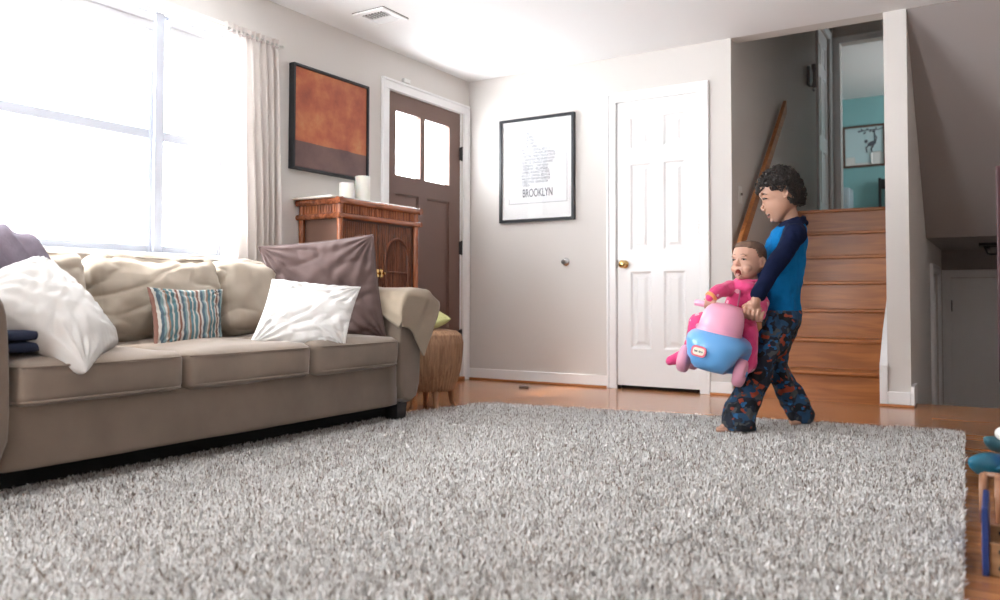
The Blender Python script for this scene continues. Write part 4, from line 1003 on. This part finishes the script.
# ---- toy frame, needed for the hands
yaw_t, roll_t = radians(7), radians(13)
tf = (-Fh*cos(yaw_t) - Rh*sin(yaw_t)); tl = (Rh*cos(yaw_t) - Fh*sin(yaw_t)); tu = Vector((0, 0, 1))
Rm = Matrix.Rotation(roll_t, 3, Fh)     # clockwise as seen from the camera
tf, tl, tu = Rm @ tf, Rm @ tl, Rm @ tu
if (Rm @ Vector((0, 0, 1))).dot(Rh) < 0:
    Rm = Matrix.Rotation(-roll_t, 3, Fh); tf, tl, tu = (-Fh*cos(yaw_t)-Rh*sin(yaw_t)), (Rh*cos(yaw_t)-Fh*sin(yaw_t)), Vector((0, 0, 1)); tf, tl, tu = Rm @ tf, Rm @ tl, Rm @ tu
TO = P(716.5, 348, 3.60)
TM = frame(tf, tl, tu); TM.translation = TO
def t2w(x, y, z): return TO + tf*x + tl*y + tu*z
HANDLE = (-.055, .182)
boy_hand = t2w(HANDLE[0], .108, HANDLE[1]+.002)
fist(B_, boy_hand, tl, (WR-boy_hand), (tf*1.0+Vector((0, 0, .15))), .0145, .0092, .0195)
# wrist to hand
limb(B_, [WR, boy_hand + (WR-boy_hand).normalized()*.045+tf*.008], [.022, .021])
# far hand holds the seat behind the baby
fh = WR2 + (-Rh*.03) + Vector((0, 0, -.05)); ell(B_, fh, (.035, .022, .030), frame(-Rh, Fh, Vector((0, 0, 1))))
limb(B_, [WR2, fh], [.021, .022])
for i in range(4): limb(B_, [fh+Fh*(i-1.5)*.016-Rh*.02, fh+Fh*(i-1.5)*.016-Rh*.045+Vector((0, 0, -.012)), fh+Fh*(i-1.5)*.016-Rh*.05+Vector((0, 0, -.034))], [.009, .008, .007], 8)
limb(B_, [fh-Fh*.02+Vector((0, 0, .01)), fh-Fh*.036-Rh*.02, fh-Fh*.036-Rh*.035+Vector((0, 0, -.01))], [.010, .009, .008], 8)
body = fuse('body', B_, skin_m, boy, .0026, 3)
# face parts
def hpart(name, m, fn, parent=None):
    b = BM(); fn(b); b.transform(Matrix.Translation(HO) @ HF); return keep(obj(name, b, m, None, True), parent or boy)
def arc(pts, r): return lambda b: tube(b, [tuple(q*u for q in p) for p in pts], [k*u for k in r] if hasattr(r, '__len__') else r*u, 6)
for s in (1, -1):
    hpart('eyebrow', hair_m, arc([(23.4, s*2.6, 2.6), (22.8, s*5.6, 3.9), (20.0, s*9.0, 3.8), (16.6, s*11.8, 2.2)], [.5, .8, .7, .3]))
    e = hpart('eye', eye_m, lambda b: ball(b, (20.0*u, s*6.6*u, -.8*u), (1.8*u, 2.5*u, 1.1*u), 2))
    hpart('iris', iris_m, lambda b: ball(b, (21.3*u, s*6.8*u, -1.2*u), (.8*u, 1.2*u, .8*u), 2), e)
    hpart('eyelashes', lash_m, arc([(21.9, s*4.4, -.6), (22.0, s*6.6, -.1), (20.4, s*9.0, -.6), (18.0, s*10.8, -1.8)], .5), e)
hpart('mouth', mouth_m, lambda b: ball(b, (18.6*u, 0, -17.0*u), (2.6*u, 4.9*u, 1.7*u), 3))
hpart('teeth', tooth_m, lambda b: ball(b, (19.2*u, 0, -16.4*u), (2.2*u, 4.2*u, .8*u), 3))
def lip(pts, r): return lambda b: tube(b, [tuple(q*u for q in p) for p in pts], [k*u*.62 for k in r], 8)
hpart('lips', lip_m, lambda b: (lip(((14.6, 6.6, -14.4), (18.2, 4.6, -15.2), (21.6, 1.6, -14.9), (22.0, 0, -15.1), (21.6, -1.6, -14.9), (18.2, -4.6, -15.2), (14.6, -6.6, -14.4)), (.3, .6, .8, .75, .8, .6, .3))(b), lip(((14.6, 6.6, -14.6), (17.6, 4.6, -17.8), (20.6, 1.6, -19.2), (20.6, -1.6, -19.2), (17.6, -4.6, -17.8), (14.6, -6.6, -14.6)), (.3, .65, .9, .9, .65, .3))(b)))
# curly hair: a cap with hundreds of small curls
def curls():
    b = BM(); rnd = random.Random(11)
    rings = head_rings([(26*u, 4*u, -10*u, 5*u), (24.5*u, 12*u, -14*u, 10*u), (20.6*u, 18.5*u, -18.5*u, 13.8*u), (14*u, 23.2*u, -22*u, 16.2*u), (10*u, 22*u, -22.5*u, 16.8*u), (6.5*u, 12*u, -22.5*u, 16.8*u), (2*u, -2*u, -22*u, 16.2*u), (0, -6*u, -21.5*u, 15.8*u), (-6*u, -8*u, -20*u, 15*u), (-12*u, -9*u, -17*u, 12*u), (-14*u, -11*u, -16*u, 8*u)], 0, 32); loft(b, rings)
    n = 0
    while n < 1150:
        d = Vector((rnd.gauss(0, 1), rnd.gauss(0, 1), rnd.gauss(0, 1))).normalized()
        x, y, z = d.x*(27 if d.x > 0 else 22.5), d.y*18.2, d.z*26+1.0
        if z < 5 and x > -3.5 or (abs(x+2) < 5 and abs(z) < 6.5 and abs(y) > 12): 
            if not (z > 1 and x < 3): continue
        if z < 8.0+2.2*sin(y*1.1) and x > 10: continue
        if z < -13: continue
        n += 1
        p = Vector((x, y, z))*u*rnd.uniform(.93, 1.08) + Vector((-.8*u, 0, .0))
        ax = Vector((rnd.gauss(0, 1), rnd.gauss(0, 1), rnd.gauss(0, 1))).normalized(); s1 = ax.orthogonal().normalized(); s2 = ax.cross(s1)
        r = rnd.uniform(.006, .0105); t0 = rnd.uniform(0, 6); L = rnd.uniform(-.008, .008)
        pts = [p + (s1*cos(t0+t)+s2*sin(t0+t))*r*(1-.05*t) + ax*L*t/5 for t in np.linspace(0, rnd.uniform(4.5, 8), 13)]
        tube(b, pts, rnd.uniform(.0022, .0034), 5)
    b.transform(Matrix.Translation(HO) @ HF); return keep(obj('hair', b, hair_m, None, True), boy)
curls()

# shirt: blue body, navy raglan sleeves
shirt_m = mat('blue_jersey', (.002, .135, .36), .9, var=.05, spec=.15, fold=.35, fscale=14); navy_m = mat('navy_jersey', (.004, .008, .032), .9, spec=.15, fold=.4, fscale=16)
wrk = lambda f, a: (lambda p: a*noise.fractal(Vector((p.x*f, p.y*f, p.z*f*.55)), 1, 2, 3))
b = BM(); tor(b, [(795, 221, .040, .056), (793, 224, .054, .084), (789, 230, .078, .118), (786.5, 240, .093, .135), (786, 256, .095, .128), (784, 275, .088, .115), (782, 292, .086, .118), (781, 308, .086, .128), (781, 312, .080, .122)])
shirt = fuse('shirt', b, shirt_m, boy, .005, 4, wrk(15, .014))
b = BM()
for S_, E_, W_ in ((SH, EL, WR), (SH2, EL2, WR2)):
    mid = E_.lerp(W_, .93)
    limb(b, [S_.lerp(P(793, 226, ww), .55), S_, S_.lerp(E_, .5), E_, E_.lerp(W_, .5), mid], [.050, .052, .045, .040, .037, .033])
# raglan yoke round the collar
for k in range(60):
    a = 2*pi*k/60; ball(b, P(792.5, 222, ww) + Rh*.047*cos(a) + Fh*.066*sin(a)+Vector((0, 0, .004+.012*cos(a))), .012, 2)
    ball(b, P(792.5, 224.5, ww) + Rh*.058*cos(a) + Fh*.082*sin(a)+Vector((0, 0, -.002+.008*cos(a))), .012, 2)
sl = fuse('sleeves', b, navy_m, boy, .0045, 4, wrk(17, .007))
def camo():
    m = bpy.data.materials.new('patterned_flannel'); m.use_nodes = True; nt = m.node_tree; bs = nt.nodes['Principled BSDF']; L = nt.links.new; bs.inputs['Roughness'].default_value = .9
    tc = nt.nodes.new('ShaderNodeTexCoord'); out = None
    base = (.010, .015, .028)
    for i, (sc, th, col) in enumerate(((20, .53, (.012, .05, .11)), (24, .57, (.05, .055, .06)), (17, .58, (.004, .006, .010)), (30, .62, (.012, .09, .22)), (28, .63, (.28, .045, .02)))):
        mp = nt.nodes.new('ShaderNodeMapping'); mp.inputs['Location'].default_value = (i*3.7, i*1.9, i*5.1); mp.inputs['Scale'].default_value = (.85, .85, 1.1); L(tc.outputs['Object'], mp.inputs[0])
        n = nt.nodes.new('ShaderNodeTexNoise'); n.inputs['Scale'].default_value = sc; n.inputs['Detail'].default_value = 1.5; L(mp.outputs[0], n.inputs['Vector'])
        g = nt.nodes.new('ShaderNodeMath'); g.operation = 'GREATER_THAN'; g.inputs[1].default_value = th; L(n.outputs['Fac'], g.inputs[0])
        x = nt.nodes.new('ShaderNodeMix'); x.data_type = 'RGBA'; L(g.outputs[0], x.inputs[0]); x.inputs['B'].default_value = (*col, 1)
        if out is None: x.inputs['A'].default_value = (*base, 1)
        else: L(out, x.inputs['A'])
        out = x.outputs['Result']
    L(out, bs.inputs['Base Color']); add_folds(m, .5, 14); return m
b = BM(); tor(b, [(781, 305, .078, .118), (781, 314, .086, .130), (780.5, 324, .084, .130), (778, 336, .072, .118), (776, 345, .05, .09)])
limb(b, [HIPn, HIPn.lerp(KNn, .5), KNn, KNn.lerp(ANn, .5), ANn+Vector((0, 0, .02)), P(739, 423, ww-.14)], [.072, .068, .062, .066, .074, .078])
limb(b, [HIPf, HIPf.lerp(KNf, .5), KNf, KNf.lerp(ANf, .5), ANf+Rh*-.01, P(803, 415, ww+.06)], [.072, .066, .056, .058, .062, .058])
def cut_floor(o, z):
    for v in o.data.vertices:
        if v.co.z < z: v.co.z = z+(v.co.z-z)*.08
pants = fuse('trousers', b, camo(), boy, .005, 4, wrk(15, .016)); cut_floor(pants, .045)

# ---- baby
baby = empty('baby', P(738, 325, 3.74), 'laughing baby in pink spotted pyjamas sitting on the ride-on toy', 'person')
bpy.context.view_layer.update()
ya = radians(36); bx_ = (-Fh*cos(ya)-Rh*sin(ya)); bz_ = Vector((0, 0, 1)); by_ = bz_.cross(bx_)
rt = Matrix.Rotation(radians(-4), 3, by_); bx_, bz_ = rt @ bx_, rt @ bz_
BO = P(747.5, 261, 3.74); BF = frame(bx_, by_, bz_); BT = Matrix.Translation(BO) @ BF
def b2w(x, y, z): return BO + bx_*x + by_*y + bz_*z
bprof = [(.094, .010, -.030, .020), (.089, .032, -.054, .040), (.076, .052, -.074, .057), (.055, .065, -.088, .067), (.03, .071, -.092, .071), (.01, .071, -.090, .071), (-.005, .067, -.086, .069), (-.02, .068, -.078, .0685), (-.035, .068, -.066, .066), (-.05, .065, -.050, .060), (-.065, .062, -.032, .050), (-.078, .057, -.012, .038), (-.090, .044, .008, .022)]
b = BM(); loft(b, head_rings(bprof, 0, 40, 2.05))
def bb(c, r, sub=2): ball(b, c, r, sub)
bb((.074, 0, -.020), (.010, .009, .009)); bb((.070, .0085, -.024), (.007, .006, .006)); bb((.070, -.0085, -.024), (.007, .006, .006)); tube(b, [(.068, 0, .002), (.072, 0, -.012), (.076, 0, -.02)], [.005, .006, .008], 8)
for s in (1, -1):
    bb((.038, s*.030, -.038), (.026, .025, .024), 3); bb((.066, s*.026, .016), (.006, .016, .005))
    tube(b, [(-.010+q[0], s*(.069+q[2]), -.012+q[1]) for q in ((.010, .006, 0), (.008, .020, .004), (-.003, .026, .008), (-.014, .018, .011), (-.014, .002, .009), (-.006, -.014, .005), (.004, -.020, .001))], .0048, 8); bb((-.011, s*.071, -.008), (.011, .004, .018))
t = [(.0640+.003*abs(sin(a)), .020*cos(a), -.060+.0215*sin(a)) for a in np.linspace(0, 2*pi, 25)]; tube(b, t, .0026, 8)
bb((.054, 0, -.080), (.014, .018, .011))
b.transform(BT)
limb(b, [b2w(-.012, 0, -.055), b2w(-.018, 0, -.10)], [.036, .042])
SBr, EBr, WBr = P(730, 288, 3.73), P(718, 291, 3.68), P(710, 298, 3.665)
SBl, EBl, WBl = P(753, 292, 3.70), P(762, 303, 3.67), P(758, 312, 3.61)
HBr, KBr, ABr, TBr = P(728, 320, 3.78), P(699, 323, 3.72), P(691, 352, 3.74), P(671, 361, 3.72)
HBl, KBl, ABl, TBl = P(743, 322, 3.72), P(748, 333, 3.65), P(747.5, 364, 3.66), P(740, 372, 3.60)
limb(b, [P(743, 290, 3.74), P(740, 308, 3.76), P(736, 320, 3.77)], [.052, .062, .065])
limb(b, [SBr, EBr, WBr], [.028, .024, .019]); limb(b, [SBl, EBl, WBl], [.028, .024, .019])
limb(b, [HBr, KBr, ABr, TBr], [.045, .036, .028, .018]); limb(b, [HBl, KBl, ABl, TBl], [.045, .036, .028, .018])
bh = t2w(HANDLE[0], -.078, HANDLE[1]); fist(b, bh, tl, (WBr-bh), (tf*.8+Vector((0, 0, .5))), .0145, .0062, .0125)
bh2 = t2w(HANDLE[0], .138, HANDLE[1]); limb(b, [WBl, bh2+Vector((0, 0, .022))], [.018, .016]); 
for i in range(4): tube(b, [bh2+tl*((i-1.5)*.0115)+(tf*sin(a)+tu*cos(a))*.021 for a in np.linspace(-.5, 3.2, 9)], .0058, 8)
limb(b, [bh2+tu*.02-tl*.02, bh2-tl*.024-tf*.02, bh2-tl*.02-tu*.02-tf*.008], [.0075, .007, .006], 8)
bbody = fuse('body', b, bskin_m, baby, .0032, 3)
def bpart(name, m, fn, parent=None):
    q = BM(); fn(q); q.transform(BT); return keep(obj(name, q, m, None, True), parent or baby)
for s in (1, -1):
    e = bpart('eye', eye_m, lambda q: ball(q, (.0595, s*.027, .000), (.0070, .0115, .0038), 2))
    bpart('iris', iris_m, lambda q: ball(q, (.0640, s*.028, -.0008), (.0030, .0058, .0032), 2), e)
    bpart('eyelashes', lash_m, lambda q: tube(q, [(.0665, s*.015, .001), (.0675, s*.026, .0040), (.0600, s*.039, .0005)], .0014, 6), e)
    bpart('eyebrow', bhair_m, lambda q: tube(q, [(.0690, s*.013, .0215), (.0665, s*.025, .0250), (.0570, s*.040, .0190)], [.0012, .0019, .0008], 6))
bmouth_m = mat('baby_mouth', (.13, .022, .018), 1.0, spec=0)
bpart('mouth', bmouth_m, lambda q: ball(q, (.0590, 0, -.060), (.0110, .0195, .0205), 3))
bpart('tongue', lip_m, lambda q: ball(q, (.0650, 0, -.067), (.0060, .0120, .0085), 3))
bpart('teeth', tooth_m, lambda q: (ball(q, (.0700, .0035, -.0715), (.0015, .0026, .0022), 2), ball(q, (.0700, -.0035, -.0715), (.0015, .0026, .0022), 2)))
# short downy hair cap
def cap():
    rings = head_rings(bprof, .0022, 90); q = BM(); V = [[q.verts.new(p) for p in r] for r in rings]
    ok = lambda p: (p.z > .052 + .012*noise.noise(p*40) - (.0 if p.x > 0 else .0) and True) or (p.x < .012 + .35*(p.z-.02) and p.z > -.052 and p.x < .02)
    for a, c in zip(V, V[1:]):
        for k in range(len(a)):
            f = (a[k], a[(k+1) % len(a)], c[(k+1) % len(a)], c[k]); ce = sum((w.co for w in f), Vector())/4
            if ce.z > .060-.25*max(0, abs(ce.y)-.03) or (ce.x < .004+.4*max(0, ce.z) and ce.z > -.05 and not (abs(ce.y) > .055 and ce.z < .012 and ce.x > -.035)): q.faces.new(f)
    q.faces.new(V[0][::-1]); q.verts.ensure_lookup_table(); [q.verts.remove(w) for w in list(q.verts) if not w.link_faces]
    for w in q.verts: w.co += w.co.normalized()*.0016*noise.noise(w.co*160)
    q.transform(BT); o = keep(obj('hair', q, bhair_m, None, True), baby); s = o.modifiers.new('t', 'SOLIDIFY'); s.thickness = .004; s.offset = -1
cap()
def spotted():
    m = bpy.data.materials.new('pink_spotted_fleece'); m.use_nodes = True; nt = m.node_tree; bs = nt.nodes['Principled BSDF']; L = nt.links.new; bs.inputs['Roughness'].default_value = .9; bs.inputs['Sheen Weight'].default_value = .3
    tc = nt.nodes.new('ShaderNodeTexCoord'); v = nt.nodes.new('ShaderNodeTexVoronoi'); v.inputs['Scale'].default_value = 15; v.inputs['Randomness'].default_value = .8; L(tc.outputs['Object'], v.inputs['Vector'])
    g = nt.nodes.new('ShaderNodeMath'); g.operation = 'LESS_THAN'; g.inputs[1].default_value = .19; L(v.outputs['Distance'], g.inputs[0])
    x = nt.nodes.new('ShaderNodeMix'); x.data_type = 'RGBA'; L(g.outputs[0], x.inputs[0]); x.inputs['A'].default_value = (.66, .050, .19, 1); x.inputs['B'].default_value = (.80, .42, .52, 1); L(x.outputs['Result'], bs.inputs['Base Color']); add_folds(m, .4, 20); return m
pj = spotted()
b = BM()
limb(b, [P(744, 288, 3.74), P(741, 303, 3.755), P(738, 320, 3.77)], [.060, .072, .080]); ell(b, P(742, 288, 3.73), (.085, .055, .04), frame(by_, bx_, Vector((0, 0, 1))))
limb(b, [SBr, EBr, EBr.lerp(WBr, .95)], [.036, .029, .025]); limb(b, [SBl, EBl, WBl, bh2.lerp(WBl, .1)], [.040, .034, .032, .030])
limb(b, [HBr, KBr, ABr, TBr], [.056, .046, .036, .024]); limb(b, [HBl, KBl, KBl.lerp(ABl, .5), ABl, TBl], [.056, .048, .045, .040, .028])
pyj = fuse('pyjamas', b, pj, baby, .0045, 4, wrk(22, .005))
q = BM(); a_, c_ = b2w(.050, .002, -.098), P(737, 312, 3.675)
tube(q, [b2w(.038, .0, -.092), P(739.5, 296, 3.668), P(738, 305, 3.672), P(737, 314, 3.68)], .0035, 6); z_ = keep(obj('zip', q, mat('zip_grey', (.40, .12, .2), .5), None, True), pyj); z_.matrix_parent_inverse = pyj.matrix_world.inverted()
q = BM(); ca = EBr.lerp(WBr, .70); cb = EBr.lerp(WBr, 1.05); tube(q, [ca, ca.lerp(cb, .15), ca.lerp(cb, .85), cb], [.026, .0285, .0275, .022], 20); keep(obj('cuff', q, mat('orange_cuff', (.80, .33, .12), .85), None, True), pyj)
# collar of the pyjamas
q = BM(); tube(q, [b2w(-.012+.050*cos(a), .052*sin(a), -.094-.006*cos(a)) for a in np.linspace(0, 2*pi, 33)], .010, 8); keep(obj('collar', q, pj, None, True), pyj)

# ---- ride-on toy
toy = bpy.data.objects.new('ride_on_toy', None); COL.objects.link(toy); toy.matrix_world = TM
tag(toy, 'pink and light blue plastic ride-on scooter car held in the air', 'toy car')
tb_m = mat('light_blue_plastic', (.13, .38, .74), .3, coat=.3); tp_m = mat('pink_plastic', (.80, .36, .50), .35, coat=.2); tw_m = mat('wheel_pink_plastic', (.74, .33, .45), .4)
def TT(name, bm, m, parent=None, auto=None): return obj(name, bm, m, parent or toy, True, auto)
def tring(z, hw, fr, bk, n=48, e=2.5):
    out = []; c = (fr+bk)/2
    for k in range(n):
        t = 2*pi*k/n; cx, sy = cos(t), sin(t)
        out.append(Vector((c+(fr-bk)/2*math.copysign(abs(cx)**(2/e), cx), hw*math.copysign(abs(sy)**(2/e), sy), z)))
    return out
b = BM(); rows = [(-.104, .070, .060, -.24), (-.098, .092, .095, -.27), (-.080, .110, .122, -.285), (-.050, .121, .138, -.292), (-.02, .126, .142, -.295), (.01, .132, .146, -.295), (.035, .130, .138, -.292), (.055, .118, .122, -.285), (.068, .100, .100, -.27), (.073, .07, .07, -.24)]
loft(b, [tring(z, h*1.07, f+.004, k, 56, 2.9) for z, h, f, k in rows])
for v in b.verts:                                              # wheel arches pressed into the sides, a lip under the bumper
    for wx in (.012, -.205):
        d = math.hypot(v.co.x-wx, v.co.z+.075)
        if d < .085 and abs(v.co.y) > .05: v.co.y = math.copysign(max(.062, abs(v.co.y)-.06*(1-d/.085)**.5), v.co.y)
TT('car_body', b, tb_m, auto=None)
b = BM(); rows = [(.045, .098, .106, -.085), (.075, .098, .104, -.085), (.082, .095, .100, -.085), (.086, .097, .102, -.086), (.12, .094, .095, -.085), (.15, .089, .084, -.084), (.172, .080, .068, -.082), (.188, .067, .046, -.078), (.197, .045, .018, -.072), (.203, .015, -.02, -.055)]
loft(b, [tring(z, h, f, k, 48, 2.3) for z, h, f, k in rows]); TT('hood', b, tp_m)
b = BM(); tube(b, [(HANDLE[0], y, HANDLE[1]-.004*abs(y)/.1) for y in (-.150, -.148, -.10, -.06, 0, .06, .10, .150, .152)], [.010, .0145, .0145, .018, .020, .018, .0145, .0145, .010], 16); TT('handlebar', b, tp_m)
b = BM()
loft(b, [tring(.060, .075, -.10, -.27, 36, 2.4), tring(.082, .072, -.105, -.265, 36, 2.4), tring(.088, .055, -.12, -.25, 36, 2.4)]); TT('seat', b, tp_m)
b = BM(); loft(b, [tring(.06, .07, -.25, -.285, 30, 2.4), tring(.13, .068, -.262, -.29, 30, 2.4), tring(.150, .05, -.268, -.286, 30, 2.4)]); TT('seat_back', b, tb_m)
for wx in (.012, -.205):
    for s in (1, -1):
        b = BM(); lathe(b, [(.001, -.022), (.040, -.024), (.054, -.022), (.061, -.015), (.063, 0), (.061, .015), (.054, .022), (.042, .026), (.038, .020), (.022, .020), (.018, .026), (.001, .027)], 40, Matrix.Translation((wx, s*.124, -.080)) @ Matrix.Rotation(-s*pi/2, 4, 'X'))
        w_ = TT('wheel', b, tw_m)
        b = BM(); lathe(b, [(.001, .024), (.012, .026), (.013, .031), (.001, .034)], 20, Matrix.Translation((wx, s*.124, -.080)) @ Matrix.Rotation(-s*pi/2, 4, 'X')); TT('hub_cap', b, tb_m, w_)
# emblem on the front
def rrect(w, h, r, n=8):
    pts = []
    for cx, cy, a0 in ((w-r, h-r, 0), (-w+r, h-r, 90), (-w+r, -h+r, 180), (w-r, -h+r, 270)):
        for k in range(n+1): a = radians(a0+90*k/n); pts.append((cx+r*cos(a), cy+r*sin(a)))
    return pts
em_y, em_z = -.045, -.022
EM = Matrix.Translation((.1480, em_y, em_z)) @ Matrix.Rotation(radians(-6), 4, 'Z') @ Matrix.Rotation(radians(4), 4, 'Y')
b = BM(); prism(b, rrect(.033, .0235, .017), 0, -.008, .0025); b.transform(EM); em = TT('emblem', b, mat('emblem_pink', (.75, .16, .22), .4), auto=30)
b = BM(); prism(b, rrect(.025, .0155, .011), 0, .002, .0032); b.transform(EM); TT('emblem_field', b, mat('emblem_cream', (.85, .80, .66), .4), em, 30)
o = text_mesh('emblem_lettering', 'little tikes', .0115, EM @ Matrix.Translation((.0036, 0, 0)) @ Matrix(((0, 0, 1, 0), (1, 0, 0, 0), (0, 1, 0, 0), (0, 0, 0, 1))), mat('emblem_ink', (.05, .03, .04), .5), em, ext=.0003, sx=.82, bold=.0003)

# ------------------------------------------------------------------ toys at the right edge
wd_m = wood('toy_beech', (.34, .19, .09), (.50, .30, .16), .45, 30, axis='X'); blue_pl = mat('royal_blue_paint', (.010, .035, .17), .4); brn = wood('bentwood', (.22, .10, .05), (.36, .18, .10), .4, 30, axis='Z')
bxr = empty('toy_crate', (3.68, -3.03, 0), 'low wooden toy crate with a royal blue side at the right edge', 'crate')
bm = BM(); bx(bm, (-.138, -.11, 0), (-.124, .11, .155), .003, 2); obj('side_panel', bm, blue_pl, bxr)
bm = BM(); bx(bm, (.124, -.11, 0), (.138, .11, .155), .003, 2); obj('side_panel', bm, blue_pl, bxr)
def holes_panel(x0, x1, z0, z1, y):
    bm = BM(); bx(bm, (x0, y-.006, z0), (x1, y+.006, z1), .003, 2)
    return bm
for y in (-.088, .088):
    p = obj('end_panel', holes_panel(-.124, .124, .0, .075, y), wd_m, bxr)
    for x in (-.10, .10):
        for z in (.018, .056):
            b = BM(); lathe(b, [(.001, 0), (.006, 0), (.006, .003), (.001, .004)], 12, Matrix.Translation((x, y-.006, z)) @ Matrix.Rotation(pi/2, 4, 'X')); obj('screw', b, black_m, p)
bm = BM(); bx(bm, (-.124, -.082, .01), (.124, .082, .02)); obj('bottom', bm, wd_m, bxr)
# bentwood toy arch behind the crate
ar = empty('bentwood_arch', (3.605, -2.52, 0), 'brown bentwood toy arch behind the blue and wood crate', 'toy')
for k, x in enumerate((-.068, -.03)):
    bm = BM(); pts = [(x+.004*k, -.10+.0*k, 0)] + [(x, -.06*cos(a)-.02, 0.075+.045*sin(a)) for a in np.linspace(0, pi, 14)] + [(x, .06, 0)]
    tube(bm, pts, .011, 10, flat=.6); obj('hoop', bm, brn, ar, True)
bm = BM(); tube(bm, [(-.068, -.02, .12), (.12, -.02, .12)], .010, 10); obj('crossbar', bm, brn, ar, True)
bm = BM(); tube(bm, [(.12, -.09, 0), (.12, -.06, .09), (.12, -.02, .122), (.12, .03, .09), (.12, .06, 0)], .011, 10); obj('hoop', bm, brn, ar, True)
# teal toy whale on a toy box
tbx = empty('toy_box', (3.70, -2.12, 0), 'low dark brown toy box standing on the floor right of the rug', 'toy box')
bm = BM(); bx(bm, (-.10, -.22, .0), (.45, .22, .035), .008, 2); obj('body', bm, mat('dark_brown_box', (.05, .028, .02), .6), tbx)
bm = BM(); bx(bm, (-.11, -.23, .035), (.46, .23, .045), .005, 2); obj('lid', bm, MATS['dark_brown_box'], tbx)
teal_t = mat('teal_toy_plastic', (.015, .16, .26), .35, coat=.2)
def toy_dolphin(name, label, px, tl_px, dep, sc, m, cat='toy'):
    """dolphin shaped toy: nose to the left in view, tail up"""
    o0 = P(px[0], px[1], dep); a0 = P(tl_px[0], tl_px[1], dep+.10)
    root = empty(name, o0, label, cat); bpy.context.view_layer.update()
    bm = BM(); d = (a0-o0); n = 12; pts = []; rs = []
    for i in range(n+1):
        t = i/n; pts.append(o0 + d*t + Vector((0, 0, .035*sc*sin(t*pi)*-1))); rs.append(sc*(.008+.036*sin(min(1, t*1.35)*pi)**.8 if t < .74 else .010+.030*(1-t)))
    tube(bm, pts, rs, 16); 
    keep(obj('body', bm, m, None, True), root)
    bm = BM(); e = d.normalized(); s_ = e.cross(Vector((0, 0, 1))).normalized()
    for k in (1, -1): ell(bm, a0 + s_*k*.03*sc+e*.01, (.035*sc, .020*sc, .008*sc), frame((s_*k+e*.6).normalized(), e, s_.cross(e).normalized()))
    keep(obj('tail_fin', bm, m, None, True), root)
    bm = BM(); c = o0+d*.4
    ell(bm, c+s_*.05*sc-Vector((0, 0, .035*sc)), (.045*sc, .022*sc, .009*sc), frame((s_*.8+e*.6).normalized(), e, Vector((0, 0, 1)))); keep(obj('flipper', bm, m, None, True), root)
    return root
toy_dolphin('toy_whale', 'shiny dark teal toy whale with its nose over the edge of the rug', (970, 461), (1018, 447), 2.72, .95, teal_t)
toy_dolphin('toy_fish', 'smaller dull teal toy fish lying above the shiny toy whale', (985, 438), (1018, 442), 2.85, .62, mat('dull_teal_plastic', (.05, .17, .22), .5))
bm = BM(); c = P(1005, 434, 2.75); ell(bm, c, (.03, .03, .026)); tag(centre(obj('toy_ball', bm, white_pl_m, None, True)), 'small white toy ball above the teal toys at the right edge', 'ball')
bm = BM(); softbox(bm, c+Vector((-.012, -.05, -.10)), c+Vector((.07, .02, -.045)), .012, 8); tag(centre(obj('toy_block', bm, mat('purple_plastic', (.16, .07, .38), .4), None, True)), 'purple toy block beside the shiny teal whale', 'toy block')
bm = BM(); softbox(bm, c+Vector((-.012, -.07, -.165)), c+Vector((.07, .0, -.105)), .018, 8); tag(centre(obj('toy_block', bm, mat('turquoise_plastic', (.01, .38, .38), .4), None, True)), 'turquoise toy block under the purple one at the right edge', 'toy block')
# maroon panel of a play easel standing on the floor outside the rug
ea = empty('play_easel', (3.80, -1.25, 0), 'tall dark maroon upright at the right edge of the room, a play easel', 'easel')
mar = mat('maroon_paint', (.05, .008, .013), .45)
bm = BM(); bx(bm, (-.222, -.015, .28), (.30, .015, 1.21), .006, 2); obj('board', bm, mar, ea)
for x in (.02, .26):
    bm = BM(); bx(bm, (x-.015, -.012+.03, 0), (x+.015, .012+.03, 1.0), .004, 1); obj('leg', bm, mar, ea)
bm = BM(); bx(bm, (.0, .20, 0), (.03, .225, .30), .003, 1); bx(bm, (.0, .03, .25), (.03, .225, .28), .003, 1); bx(bm, (.25, .20, 0), (.28, .225, .30), .003, 1); bx(bm, (.25, .03, .25), (.28, .225, .28), .003, 1); bx(bm, (.0, .20, .1), (.28, .22, .12), .003, 1); obj('rear_frame', bm, mar, ea)
